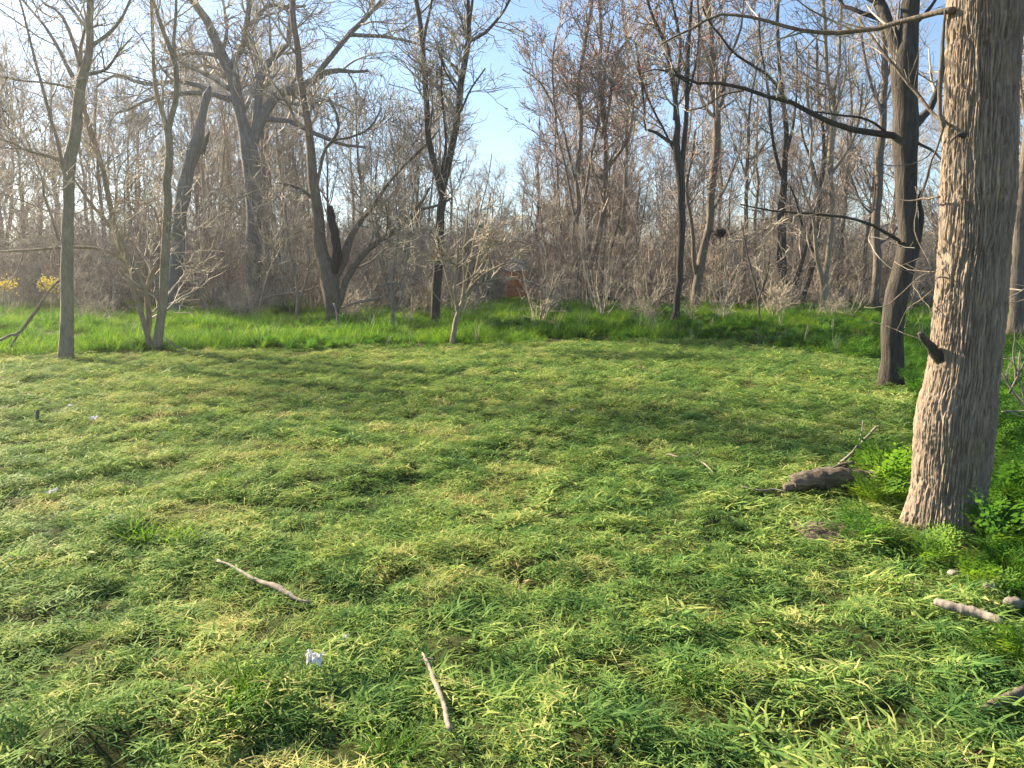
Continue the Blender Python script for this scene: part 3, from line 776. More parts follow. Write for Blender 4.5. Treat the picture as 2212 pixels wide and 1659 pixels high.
# ---- trees of the wood behind: a few kinds, each standing tree its own object
def wood_tree(seed, mat, tmat, stems, Ht, r, up=.7, buds=False):
    rs = RS(seed)
    P, R = [], []
    for k in range(stems):
        a = rs.rand() * 6.28; lean = (.04 if stems == 1 else .16) * (.5 + rs.rand())
        h = Ht * rs.uniform(.75, 1)
        n = 14
        d = np.array([math.cos(a) * lean, math.sin(a) * lean, 1.0])
        p = np.cumsum(np.vstack([[math.cos(a) * .12 * (stems > 1), math.sin(a) * .12 * (stems > 1), -.1], norm(d + rs.randn(n - 1, 3) * .07) * h / (n - 1)]), 0)
        P.append(p); R.append(r * rs.uniform(.7, 1) * np.linspace(1, .12, n) ** .8 * np.r_[1.35, 1.1, np.ones(n - 2)])
    P, R = np.array(P), np.array(R)
    g = Geo(); tubes(P, R, 9, g, lump=.1, seed=seed)
    trunk = g.mesh("trunk", M[mat])
    c = Geo()
    P1, R1 = grow(P, R, np.full(stems, 17 if stems == 1 else 10), (.18, 1), (25, 55), 3.6, 9, up, .12, rs, .5, .026, byT=.55)
    P2, R2 = grow(P1, R1, 6.0, (.12, 1), (22, 55), 1.9, 6, up * .6, .15, rs, .6, .016)
    P3, R3 = grow(P2, R2, 4.2, (.1, 1), (22, 60), 1.0, 4, up * .5, .18, rs, .6, .011, taper=.6)
    P4, R4 = grow(P3, R3, 1.5, (.1, 1), (22, 60), .55, 3, up * .4, .18, rs, .65, .008, taper=.7)
    tubes(P1, R1, 5, c); tubes(P2, R2, 3, c); tubes(P3, R3, 3, c); tubes(P4, R4, 3, c)
    return trunk, c.mesh("crown", M[tmat])

KINDS = [wood_tree(31, 'brown_bark', 'twig', 1, 14, .17), wood_tree(32, 'dark_bark', 'twig', 1, 16, .2),
         wood_tree(33, 'brown_bark', 'red_twig', 3, 12, .11, .9), wood_tree(34, 'dark_bark', 'red_twig', 4, 11, .09, 1.0),
         wood_tree(35, 'tan_bark', 'twig', 2, 13, .13), wood_tree(36, 'brown_bark', 'red_twig', 1, 13, .14, 1.0)]
rs = RS(77)
spots = []
tries = 0
while len(spots) < 96 and tries < 6000:
    tries += 1
    Y = rs.uniform(38, 70); px = rs.uniform(-130, 2330)
    x = (px - 1106) / FPX * Y
    lane = any(abs((x - a) * .56 + (Y - b) * .83) < 1.9 and 0 < -(x - a) * .83 + (Y - b) * .56 < 26 for a, b in ((12.6, 30), (7.6, 31), (16.3, 33)))
    if not lane and all((x - a) ** 2 + (Y - b) ** 2 > 2.6 ** 2 for a, b, _ in spots): spots.append((x, Y, px))
def zone(px):
    for lim, t in ((340, "behind the leftmost tan trunk"), (660, "behind the big grey tree"), (1010, "behind the V-forked tree"), (1340, "behind the slender paired stems"), (1640, "behind the centre-right pair")):
        if px < lim: return t, "background trees " + t
    return "behind the sunlit split trunk", "background trees behind the sunlit split trunk"
KT = [int(rs.choice([2, 3, 5, 2, 0])) if px > 1150 and rs.rand() < .8 else int(rs.choice([0, 1, 4, 0, 2])) for x, Y, px in spots]
LOOK = ["straight brown", "tall dark", "three-stemmed reddish", "many-stemmed dark reddish", "twin-stemmed tan", "straight reddish"]
ORD = ["leftmost", "second", "third", "fourth", "fifth", "sixth", "seventh", "eighth", "ninth", "tenth", "eleventh", "twelfth", "thirteenth"]
def wood_label(k):
    x, Y, px = spots[k]
    z = zone(px)[0]
    same = sorted((q[2], i) for i, q in enumerate(spots) if KT[i] == KT[k] and zone(q[2])[0] == z)
    r = [i for _, i in same].index(k)
    if len(same) == 1: return f"the only {LOOK[KT[k]]} tree in the wood {z}"
    if r == 0: return f"leftmost of the {LOOK[KT[k]]} trees in the wood {z}"
    if r == len(same) - 1: return f"rightmost of the {LOOK[KT[k]]} trees in the wood {z}"
    return f"{ORD[r]} from left of the {LOOK[KT[k]]} trees {z}"
for k, (x, Y, px) in enumerate(spots):
    t = KT[k]
    e = root_at("wood_tree", (x, Y, H(x, Y) - .02))
    sc_ = rs.uniform(.85, 1.3) * (1.0 if not 1095 < px < 1205 else .78)
    e.scale = (sc_, sc_, sc_ * rs.uniform(.9, 1.1)); e.rotation_euler = (0, 0, rs.rand() * 6.28)
    tag(e, wood_label(k), "tree", zone(px)[1])
    link("trunk", KINDS[t][0], e); link("crown", KINDS[t][1], e)

# ------------------------------------------------------------------ scattered growth
def scatter(name, pts, rot, scl, vid, protos, label=None, cat=None):
    me = bpy.data.meshes.new(name)
    n = len(pts)
    me.vertices.add(n); me.vertices.foreach_set("co", np.asarray(pts, np.float32).ravel())
    a = me.attributes.new("rot", 'FLOAT_VECTOR', 'POINT'); a.data.foreach_set("vector", np.asarray(rot, np.float32).ravel())
    a = me.attributes.new("scl", 'FLOAT_VECTOR', 'POINT'); a.data.foreach_set("vector", np.asarray(scl, np.float32).ravel())
    a = me.attributes.new("vid", 'INT', 'POINT'); a.data.foreach_set("value", np.asarray(vid, np.int32))
    o = link(name, me)
    nt = bpy.data.node_groups.new(name + "_scatter", 'GeometryNodeTree')
    nt.interface.new_socket("Geometry", in_out='INPUT', socket_type='NodeSocketGeometry')
    nt.interface.new_socket("Geometry", in_out='OUTPUT', socket_type='NodeSocketGeometry')
    gi = nt.nodes.new("NodeGroupInput"); go = nt.nodes.new("NodeGroupOutput")
    j = nt.nodes.new("GeometryNodeJoinGeometry")
    def named(nm, ty):
        q = nt.nodes.new("GeometryNodeInputNamedAttribute"); q.data_type = ty; q.inputs["Name"].default_value = nm
        return q.outputs["Attribute"]
    r_ = named("rot", 'FLOAT_VECTOR'); s_ = named("scl", 'FLOAT_VECTOR'); v_ = named("vid", 'INT')
    er = nt.nodes.new("FunctionNodeEulerToRotation"); nt.links.new(r_, er.inputs[0])
    for k, po in enumerate(protos):
        ip = nt.nodes.new("GeometryNodeInstanceOnPoints")
        cp = nt.nodes.new("FunctionNodeCompare"); cp.data_type = 'INT'; cp.operation = 'EQUAL'
        ins = [s for s in cp.inputs if s.type == 'INT']
        nt.links.new(v_, ins[0]); ins[1].default_value = k
        ob = nt.nodes.new("GeometryNodeObjectInfo"); ob.inputs["Object"].default_value = po; ob.inputs["As Instance"].default_value = False
        nt.links.new(gi.outputs[0], ip.inputs["Points"]); nt.links.new(cp.outputs[0], ip.inputs["Selection"])
        nt.links.new(ob.outputs["Geometry"], ip.inputs["Instance"])
        nt.links.new(er.outputs[0], ip.inputs["Rotation"]); nt.links.new(s_, ip.inputs["Scale"])
        nt.links.new(ip.outputs[0], j.inputs[0])
    nt.links.new(j.outputs[0], go.inputs[0])
    md = o.modifiers.new("scatter", 'NODES'); md.node_group = nt
    tag(o, label, cat, kind="stuff")
    return o

def proto(name, me):
    return bpy.data.objects.new(name, me)

def blades(g, rs, n, rad, L, w, t0, t1, K=4, tone=(0, 1), bias=None, sq=1.0, fold=0):
    """n curved grass blades rooted in a disc"""
    a = rs.rand(n) * 6.283; r = rad * np.sqrt(rs.rand(n)) ** sq
    root = np.stack([np.cos(a) * r, np.sin(a) * r, np.full(n, -.012)], -1)
    az = rs.rand(n) * 6.283
    if bias is not None: az = bias[0] + rs.randn(n) * bias[1]
    ln = L[0] + (L[1] - L[0]) * rs.rand(n)
    th0 = np.radians(t0[0] + (t0[1] - t0[0]) * rs.rand(n)); th1 = np.radians(t1[0] + (t1[1] - t1[0]) * rs.rand(n))
    wd = w[0] + (w[1] - w[0]) * rs.rand(n)
    tn = tone[0] + (tone[1] - tone[0]) * rs.rand(n)
    p = root.copy(); rows = []
    side0 = np.stack([-np.sin(az), np.cos(az), np.zeros(n)], -1)
    tw = rs.randn(n) * .5
    for k in range(K + 1):
        f = k / K
        th = th0 + (th1 - th0) * f
        d = np.stack([np.cos(az) * np.sin(th), np.sin(az) * np.sin(th), np.cos(th)], -1)
        nrm = np.stack([-np.cos(az) * np.cos(th), -np.sin(az) * np.cos(th), np.sin(th)], -1)
        if k: p = p + d * (ln / K)[:, None]
        ww = wd * (1 - f ** 2.2 * .92) * .5
        sd = side0 * np.cos(tw * f)[:, None] + nrm * np.sin(tw * f)[:, None]
        rows.append(np.stack([p - sd * ww[:, None], p + sd * ww[:, None]], 1))
        az = az + rs.randn(n) * .16
    V = np.stack(rows, 1)                   # n, K+1, 2, 3
    V[..., 2] = np.maximum(V[..., 2], -.01)
    i = np.arange(n * (K + 1) * 2).reshape(n, K + 1, 2)
    Q = np.stack([i[:, :-1, 0], i[:, :-1, 1], i[:, 1:, 1], i[:, 1:, 0]], -1).reshape(-1, 4)
    g.add(V, Q, att=np.repeat(tn, (K + 1) * 2))

# clumps of the mown sward: 0-2 small fine mounds, 3-4 broad loose mounds, 5 short upright, 6 strawy clippings, 7 leafy bits, 8 dead leaves and bits of stalk, 9 flat rosette, 10-11 flat matted layer, toned darker to put shade between the mounds
def mound(g, rs, n, rad, hh, L, w, t0, t1, tone, K=3):
    sub = Geo(); blades(sub, rs, n, rad, L, w, t0, t1, K=K, tone=tone)
    V = sub.v[0].reshape(n, -1, 3)
    r = np.linalg.norm(V[:, :2].mean(1)[:, :2], axis=1)
    V[..., 2] += (hh * np.clip(1 - (r / rad) ** 2, 0, 1))[:, None]
    g.add(V, sub.q[0], att=sub.a[0])
PG = []
def fin(): PG.append(proto("clump", g.mesh("clump", M['grass'], att="tone")))
for s in range(3):
    r_ = RS(100 + s); g = Geo()
    mound(g, r_, 120, .105, (.06, .08, .05)[s], (.025, .075), (.0038, .0072), (30, 88), (80, 130), (.12, .95))
    blades(g, r_, 14, .1, (.02, .055), (.003, .005), (15, 55), (45, 85), K=3, tone=(.2, .95)); fin()
for s in range(2):
    r_ = RS(110 + s); g = Geo()
    mound(g, r_, 46, .12, .065, (.045, .125), (.006, .0115), (35, 88), (75, 125), (.05, .8), K=4)
    mound(g, r_, 50, .11, .04, (.025, .065), (.003, .0055), (25, 80), (70, 115), (.1, .9)); fin()
r_ = RS(120); g = Geo(); blades(g, r_, 70, .11, (.025, .07), (.003, .006), (10, 50), (40, 90), tone=(.15, .9)); fin()
r_ = RS(121); g = Geo(); mound(g, r_, 75, .12, .04, (.035, .095), (.0025, .0045), (40, 90), (75, 112), (.55, 1.15)); fin()
r_ = RS(122); g = Geo()
blades(g, r_, 26, .13, (.025, .05), (.012, .022), (30, 80), (60, 100), K=3, tone=(.0, .8))
mound(g, r_, 40, .12, .03, (.04, .1), (.0035, .006), (30, 85), (75, 110), (.0, .8)); fin()
r_ = RS(123); g = Geo()
blades(g, r_, 5, .14, (.035, .06), (.02, .035), (70, 88), (70, 110), K=3, tone=(1.2, 1.6))
blades(g, r_, 6, .14, (.05, .16), (.003, .005), (75, 90), (80, 95), K=3, tone=(1.1, 1.6))
mound(g, r_, 45, .12, .03, (.04, .1), (.003, .0055), (30, 85), (75, 110), (.1, .9)); fin()
r_ = RS(124); g = Geo()
blades(g, r_, 11, .012, (.05, .095), (.02, .032), (35, 70), (75, 98), K=4, tone=(.0, .35))
mound(g, r_, 40, .12, .02, (.04, .09), (.003, .0055), (30, 85), (75, 110), (.0, .8)); fin()
for s in range(2):
    r_ = RS(130 + s); g = Geo(); blades(g, r_, 90, .16, (.04, .115), (.004, .0075), (55, 90), (75, 106), K=3, tone=(.0, .5), bias=(0, 1.4)); fin()

rs = RS(900)
def in_view(x, y, m):
    return (np.abs(x) < .71 * y + m)
n = 76000
x = rs.uniform(-17, 12, n); y = 1.0 + 18.8 * rs.rand(n)
dens = np.interp(y, [0, 4, 8, 20], [1.0, .95, .62, .42])
ok = in_view(x, y, 1.6) & (tall(x, y) < .5) & (rs.rand(n) < dens)
x, y = x[ok], y[ok]
n = len(x)
u = rs.rand(n)
right = np.clip((x / np.maximum(y, 1) + .1) * 1.6, -.5, .8) + .25 * (vnoise(x * .8, y * .8, 4) - .5) * 2
vid = np.where(u < .56 - .40 * right, rs.randint(0, 3, n), np.where(u < .76, rs.randint(3, 5, n), np.where(u < .86, 5, 7)))
vid = np.where(rs.rand(n) < .32, rs.randint(10, 12, n), vid)
ex = rs.rand(n); vid = np.where(ex < .035, 8, np.where(ex < .06, 9, vid))
strw = vnoise(x * 1.5 + 3, y * 1.5, 11) + .25 * vnoise(x * 5, y * 5, 12)
vid = np.where((strw > .72) & (rs.rand(n) < np.clip(.55 - .8 * right, .08, .6)), 6, vid)
lay = 3.0 * vnoise(x * .9, y * .9, 21) + rs.randn(n) * 1.1       # neighbouring tufts lie the same way
e_ = .05
sx = (height(x + e_, y) - height(x - e_, y)) / (2 * e_); sy = (height(x, y + e_) - height(x, y - e_)) / (2 * e_)
rot = np.stack([np.arctan(sy) * .9, -np.arctan(sx) * .9, lay * 2.0], -1)
s0 = rs.uniform(.6, 1.3, n) * np.interp(y, [0, 6, 18], [1, 1.1, 1.4])
scl = np.stack([s0, s0, s0 * rs.uniform(.7, 1.25, n)], -1)
scatter("mown_grass", np.stack([x, y, height(x, y)], -1), rot, scl, vid, PG, "freshly mown matted green grass covering the clearing", "grass")
print("mown", n)

# uncut growth: 0-1 tall grass, 2 lush shorter grass, 3 feathery weed, 4 broad-leaved weed
def feather(g, rs, leaves, Lr, tone=(0, 1)):
    for _ in range(leaves):
        az = rs.rand() * 6.283; L = rs.uniform(*Lr); th0 = math.radians(rs.uniform(5, 50)); th1 = th0 + math.radians(rs.uniform(20, 60))
        K = 12; p = np.array([rs.randn() * .02, rs.randn() * .02, 0.0]); tn = rs.uniform(*tone)
        for k in range(K):
            f = k / (K - 1); th = th0 + (th1 - th0) * f
            d = np.array([math.cos(az) * math.sin(th), math.sin(az) * math.sin(th), math.cos(th)])
            q = p + d * L / K
            sd = np.array([-math.sin(az), math.cos(az), 0]); nrm = np.cross(d, sd)
            w = .0035 * (1 - f * .6)
            g.add([p - sd * w, p + sd * w, q + sd * w, q - sd * w], [[0, 1, 2, 3]], att=[tn] * 4)
            if k >= 2:
                ll = L * .36 * math.sin(math.pi * (.18 + .75 * (f - .1))) * rs.uniform(.8, 1.15)
                for sg in (-1, 1):
                    for sub in (.28, .52, .76, 1.0):
                        c = q + sd * sg * ll * sub + d * ll * .45 * sub + nrm * rs.randn() * .012
                        a1 = (sd * sg * .8 + d * rs.uniform(-.4, .9)); a1 /= np.linalg.norm(a1); b1 = np.cross(a1, nrm); s1 = ll * .17; b1 = b1 * s1 * .55
                        g.add([c - a1 * s1, c + b1, c + a1 * s1 * 1.2, c - b1], [[0, 1, 2, 3]], att=[tn + rs.uniform(-.15, .2)] * 4)
            p = q
PT = []
for s in range(2):
    r_ = RS(200 + s); g = Geo()
    blades(g, r_, 64, .2, (.32, .66), (.007, .014), (2, 22), (35, 100), K=5, tone=(.1, .85))
    PT.append(proto("tuft", g.mesh("tuft", M['lush'], att="tone")))
r_ = RS(203); g = Geo()
blades(g, r_, 70, .2, (.18, .40), (.007, .013), (4, 35), (35, 90), K=4, tone=(.0, .8))
PT.append(proto("tuft", g.mesh("tuft", M['lush'], att="tone")))
r_ = RS(204); g = Geo(); feather(g, r_, 13, (.2, .42), (.1, .8)); PT.append(proto("weed", g.mesh("weed", M['weed'], att="tone")))
r_ = RS(205); g = Geo()
for q in range(34):
    blades(g, r_, 1, .18, (.0, .0), (.001, .001), (0, 1), (0, 1), K=1)
blades(g, r_, 60, .2, (.1, .34), (.018, .04), (10, 60), (50, 100), K=4, tone=(.0, .85)); PT.append(proto("weed", g.mesh("weed", M['weed'], att="tone")))
r_ = RS(206); g = Geo(); feather(g, r_, 15, (.12, .26), (.0, .7)); PT.append(proto("weed", g.mesh("weed", M['weed'], att="tone")))
r_ = RS(207); g = Geo()
blades(g, r_, 7, .25, (.6, 1.15), (.007, .011), (2, 35), (5, 60), K=4); PT.append(proto("dead_stalk", g.mesh("dead_stalk", M['tan_twig'], att="tone")))

n = 60000
y = np.sqrt(rs.uniform(13.5 ** 2, 50 ** 2, n)); x = rs.uniform(-.75, .75, n) * y * 1.02 + rs.uniform(-1.5, 1.5, n)
dens = np.interp(y, [13, 20, 34, 50], [1.0, .9, .62, .3])
gap = vnoise(x * .7, y * .7, 23) + .35 * vnoise(x * 2.1, y * 2.1, 24)
ok = (tall(x, y) > .4) & (rs.rand(n) < dens * np.clip(.25 + (gap - .38) * 3.5, .15, 1)) & (y > edge_y(x) - .4)
x, y = x[ok], y[ok]
# a strip down the right hand side, closer
n2 = 3800
y2 = rs.uniform(1.4, 15, n2); x2 = edge_x(y2) + np.abs(rs.rand(n2)) * np.maximum(.72 * y2 + 1.6 - edge_x(y2), .4)
ok = (tall(x2, y2) > .5) & ((x2 - 2.68) ** 2 + (y2 - 4.6) ** 2 > .33 ** 2)
x2, y2 = x2[ok], y2[ok]
right2 = len(x2)
rim = np.clip(1 - (y - edge_y(x)) / .8, 0, 1)
wd = (vnoise(x * .35, y * .35, 14) + np.clip(x / y * .5, -.15, .3)) > .62
u = rs.rand(len(x))
vid = np.where(wd & (u < .75), np.where(u < .3, 3, np.where(u < .55, 4, 5)), np.where(u < .6, rs.randint(0, 2, len(x)), 2))
vid = np.where(rs.rand(len(x)) < .035, 6, vid)
s0 = rs.uniform(.4, .85, len(x)) * (1 - .35 * rim * rs.rand(len(x))) * (.35 + 1.15 * vnoise(x * .8, y * .8, 17))
u2 = rs.rand(right2)
vid2 = np.where(u2 < .34, 3, np.where(u2 < .72, 5, np.where(u2 < .85, 4, 2)))
s2 = rs.uniform(.55, .95, right2) * np.interp(y2, [1, 6, 15], [.8, .85, 1.0]) * np.clip(.45 + (x2 - edge_x(y2)) * .8, .45, 1.1)
def place(x, y, vid, s0, name, label, cat):
    n = len(x)
    rot = np.stack([rs.randn(n) * .08, rs.randn(n) * .08, rs.rand(n) * 6.283], -1)
    scatter(name, np.stack([x, y, height(x, y) - .01], -1), rot, np.stack([s0, s0, s0 * rs.uniform(.85, 1.2, n)], -1), vid, PT, label, cat)
place(x, y, vid, s0, "tall_grass", "lush uncut grass and weeds in a band before the wood", "grass")
place(x2, y2, vid2, s2, "weeds", "low feathery green weeds growing right of the foreground trunk", "weeds")
print("tall", len(x), right2)

# the thicket of thin bare stems that closes the wood
def shrub_mesh(seed, stems, Ht, mat, spread=.35, dens=1.0, name="thicket"):
    rs = RS(seed)
    a = rs.rand(stems) * 6.283
    d = np.stack([np.cos(a) * spread * rs.rand(stems), np.sin(a) * spread * rs.rand(stems), np.ones(stems)], -1)
    K = 8; P = np.empty((stems, K, 3)); P[:, 0] = np.stack([np.cos(a) * .25 * rs.rand(stems), np.sin(a) * .25 * rs.rand(stems), np.full(stems, -.1)], -1)
    L = Ht * rs.uniform(.5, 1, stems)
    for k in range(1, K):
        d = norm(d + rs.randn(stems, 3) * .13); P[:, k] = P[:, k - 1] + d * (L / (K - 1))[:, None]
    R = rs.uniform(.014, .034, stems)[:, None] * np.linspace(1, .25, K)
    g = Geo(); tubes(P, R, 4, g)
    P1, R1 = grow(P, R, 5.5 * dens, (.12, 1), (25, 80), 1.25, 5, .2, .2, rs, .6, .011); tubes(P1, R1, 3, g)
    P2, R2 = grow(P1, R1, 2.6 * dens, (.1, 1), (25, 80), .65, 3, .1, .22, rs, .65, .0085, taper=.6); tubes(P2, R2, 3, g)
    return g.mesh(name, M[mat])
PS = [proto("thicket", shrub_mesh(300, 9, 3.8, 'twig')), proto("thicket", shrub_mesh(301, 12, 3.0, 'tan_twig', .5)), proto("thicket", shrub_mesh(302, 7, 5.2, 'twig', .25)),
      proto("thicket", shrub_mesh(303, 10, 4.4, 'red_twig', .35)), proto("thicket", shrub_mesh(304, 14, 2.2, 'tan_twig', .7)), proto("thicket", shrub_mesh(305, 11, 3.2, 'russet', .45, 1.3)),
      proto("thicket", shrub_mesh(306, 8, 7.0, 'twig', .22, 1.5)), proto("thicket", shrub_mesh(307, 7, 6.2, 'red_twig', .28, 1.6)), proto("thicket", shrub_mesh(308, 9, 3.4, 'tan_twig', 1.3, .7))]
n = 1200
y = rs.uniform(28, 78, n) ; x = rs.uniform(-.76, .76, n) * y
near_ok = (y > 30.5 + 3.5 * vnoise(x * .2, 2.2) - np.clip(-x * .12, -1, 1.5))
px_ = x / y * FPX + 1106
near_ok &= ~((px_ > 1084) & (px_ < 1146) & (y < 54) & (rs.rand(n) < .75)) & ~((px_ > 1300) & (px_ < 1420) & (y < 74) & (rs.rand(n) < .7))
x, y = x[near_ok], y[near_ok]; n = len(x)
vid = rs.choice(8, n, p=[.2, .15, .12, .13, .1, .05, .13, .12])
s0 = rs.uniform(.75, 1.3, n) * np.interp(y, [30, 80], [.85, 1.25])
# low pale tangles along the foot of the wood
m = 52
fy = rs.uniform(24.5, 33, m); fp = np.where(rs.rand(m) < .7, rs.uniform(-20, 1060, m), rs.uniform(1150, 2000, m)); fp = np.where((fp > 330) & (fp < 480), fp + 160, fp); fx = (fp - 1106) / FPX * fy
x = np.r_[x, fx]; y = np.r_[y, fy]; vid = np.r_[vid, rs.choice([1, 4, 8], m)]; s0 = np.r_[s0, rs.uniform(.35, .8, m)]; n += m
scatter("thicket", np.stack([x, y, height(x, y)], -1), np.stack([rs.randn(n) * .06, rs.randn(n) * .06, rs.rand(n) * 6.28], -1), np.stack([s0, s0, s0 * rs.uniform(.8, 1.2, n)], -1), vid, PS, "dense brown thicket of bare stems closing the wood behind the tall grass", "thicket")
# the wood goes on behind
n = 210
y = rs.uniform(70, 135, n); x = rs.uniform(-.8, .8, n) * y
PW = [proto("far_wood", k[1]) for k in KINDS[:4]]
s0 = rs.uniform(.5, .85, n)
scatter("far_wood", np.stack([x, y, height(x, y)], -1), np.stack([np.zeros(n), np.zeros(n), rs.rand(n) * 6.28], -1), np.stack([s0, s0, s0], -1), rs.randint(0, 4, n), PW, "far bare wood reading as one grey-brown mass", "wood")
# ------------------------------------------------------------------ sticks, logs, litter, plants
def stick(name, label, pts, mat, cat, depth=None, forks=(), sides=8, lump=.12, seed=1, lift=.02):
    """a piece of wood lying along picture points (x, y, width); depth=None lays it on the ground"""
    rs = RS(seed)
    def conv(pl):
        o = []
        for p in pl:
            Y = p[3] if len(p) > 3 else (depth if depth else ground_y(p[1], .04))
            q, s = pix(p[0], p[1], Y)
            if len(p) <= 3 and not depth: q[2] = max(q[2], H(q[0], q[1]) + lift)
            o.append((*q, p[2] * .5 * s))
        return o
    c = conv(pts); c0 = np.array(c[0][:3])
    e = root_at(name, c0); tag(e, label, cat)
    lp = spline(c, 30, rs, .22)
    lp[:, 3] *= .8 + .4 * vnoise(np.arange(30) * .45, seed * 3.3)
    g = Geo(); tubes(lp[:, :3], lp[:, 3], sides, g, cap=True, lump=lump, seed=seed)
    link("stem", g.mesh("stem", M[mat], c0), e)
    for f in forks:
        fp = spline(conv(f), 8, rs, .15)
        g = Geo(); tubes(fp[:, :3], fp[:, 3], 6, g, cap=True, lump=.1, seed=seed)
        link("side_twig", g.mesh("side_twig", M[mat], c0), e)
    return e

stick("fallen_log", "short thick rotting log lying left of the foreground trunk",
      [(1712, 1044, 38), (1722, 1040, 44), (1750, 1036, 46), (1790, 1032, 48), (1830, 1033, 50), (1865, 1036, 49), (1895, 1040, 48)], 'log_bark', "log", depth=5.32, sides=28, lump=.2, seed=4,
      forks=[[(1716, 1050, 24), (1706, 1052, 22), (1694, 1055, 19)], [(1845, 1003, 8), (1838, 1000, 9), (1815, 1004, 7), (1800, 1012, 5)]])
stick("fallen_branch", "thin bare forked branch poking up from behind the short log",
      [(1800, 1020, 8), (1815, 1002, 8), (1835, 985, 7), (1858, 962, 7), (1878, 938, 6), (1894, 921, 6)], 'pale_bark', "branch", depth=5.5, seed=5,
      forks=[[(1838, 982, 5), (1852, 962, 4), (1860, 945, 4), (1864, 925, 3), (1866, 911, 3)], [(1820, 1000, 5), (1850, 1003, 4), (1880, 1003, 3)]])
stick("stick", "grey-brown stick lying diagonally on the grass, left of centre", [(472, 1232, 6), (500, 1246, 7), (535, 1266, 8), (570, 1282, 10), (595, 1294, 14), (615, 1305, 12), (640, 1318, 7), (668, 1326, 4)], 'pale_bark', "stick", seed=6, lift=.05)
stick("stick", "crooked pale stick lying near the bottom edge, just left of centre", [(914, 1440, 6), (926, 1460, 11), (938, 1488, 11), (950, 1515, 11), (962, 1545, 12), (968, 1575, 12), (972, 1600, 12), (977, 1622, 10)], 'pale_bark', "stick", seed=7, lift=.052,
      forks=[[(905, 1452, 4), (922, 1448, 5), (938, 1452, 4)]])
stick("cut_branch", "short barkless pale branch half hidden in weeds at the lower right", [(2018, 1328, 16), (2040, 1334, 22), (2075, 1342, 26), (2110, 1350, 26), (2145, 1362, 22), (2168, 1370, 14)], 'pale_bark', "branch", seed=8, lift=.1, sides=10)
stick("fallen_branch", "dark thick branch end entering at the bottom right corner", [(2118, 1536, 10), (2135, 1528, 20), (2165, 1516, 24), (2195, 1504, 26), (2240, 1486, 28), (2290, 1470, 28)], 'brown_bark', "branch", seed=9, lift=.052, sides=10)
stick("fallen_branch", "crooked pale dead branch leaning in the tall grass at the far left", [(0, 735, 7), (20, 725, 7), (42, 718, 8), (62, 692, 8), (85, 662, 7), (105, 632, 6), (130, 607, 5)], 'pale_bark', "branch", depth=15.4, seed=10, forks=[[(42, 718, 6), (34, 732, 6), (25, 748, 5)], [(104, 634, 3), (88, 610, 3), (82, 590, 2)]])
stick("fallen_branch", "pale fallen limb in the grass behind the clump of thin stems", [(372, 655, 5), (400, 645, 6), (425, 628, 6), (448, 600, 6), (462, 578, 5), (470, 568, 3)], 'pale_bark', "branch", depth=27, seed=11, forks=[[(430, 622, 4), (442, 650, 4), (448, 668, 3)], [(448, 600, 4), (455, 575, 3), (450, 560, 2)]])
stick("twig", "curved pale twig hanging over the tall grass by the flared tree", [(722, 655, 4), (727, 675, 4), (733, 705, 4), (745, 722, 4), (757, 735, 3)], 'pale_bark', "twig", depth=21, seed=12)
stick("twig", "thin pale twig on the ground right of the clump's base", [(358, 732, 3), (375, 745, 3.5), (388, 752, 3.5), (400, 758, 2.5)], 'pale_bark', "twig", depth=16, seed=13)
stick("fallen_branch", "dark low fallen limb lying across the grass behind the paired stems", [(1270, 620, 8), (1290, 632, 8), (1315, 645, 7), (1345, 650, 6), (1380, 648, 5)], 'dark_bark', "branch", depth=33, seed=14)
stick("fallen_branch", "long pale fallen branch at the wood's foot between the big grey and flared trees", [(572, 644, 4), (600, 636, 5), (635, 634, 5), (665, 628, 4), (692, 620, 3)], 'pale_bark', "branch", depth=26, seed=21, forks=[[(620, 635, 3), (640, 618, 3), (652, 600, 2)], [(600, 637, 3), (590, 655, 3), (586, 668, 2)]])
stick("fallen_branch", "pale fallen limb in the grass right of the flared tree's foot", [(738, 664, 5), (765, 655, 5), (800, 648, 5), (836, 640, 3)], 'pale_bark', "branch", depth=23.5, seed=22, forks=[[(770, 654, 3), (790, 668, 3), (800, 680, 2)]])
stick("stick", "short pale stick standing upright in the weeds at the right", [(1739, 736, 3), (1741, 722, 4), (1744, 710, 3), (1746, 700, 2)], 'pale_bark', "stick", depth=16.8, seed=23)
stick("twig", "thin pale twig slanting in the weeds between the pair right of centre", [(1430, 651, 3), (1440, 656, 3), (1447, 661, 3), (1455, 667, 2)], 'pale_bark', "twig", depth=24, seed=24)
stick("stump", "small grey stub of wood standing in the mown grass at the far left", [(80, 906, 9), (80, 898, 9), (81, 890, 9), (82, 884, 6)], 'grey_bark', "stump", depth=ground_y(906, .03), seed=15)
stick("stick", "thin straw-coloured stick lying before the short log", [(1600, 1066, 3), (1640, 1072, 4), (1670, 1070, 4), (1695, 1074, 3)], 'pale_bark', "stick", seed=16, lift=.055)
stick("stick", "short bent straw-brown stick on the grass left of the log", [(1440, 985, 3), (1470, 995, 4), (1498, 988, 5), (1518, 982, 3)], 'pale_bark', "stick", seed=17, lift=.052, forks=[[(1500, 990, 4), (1515, 1010, 4), (1535, 1035, 3)]])

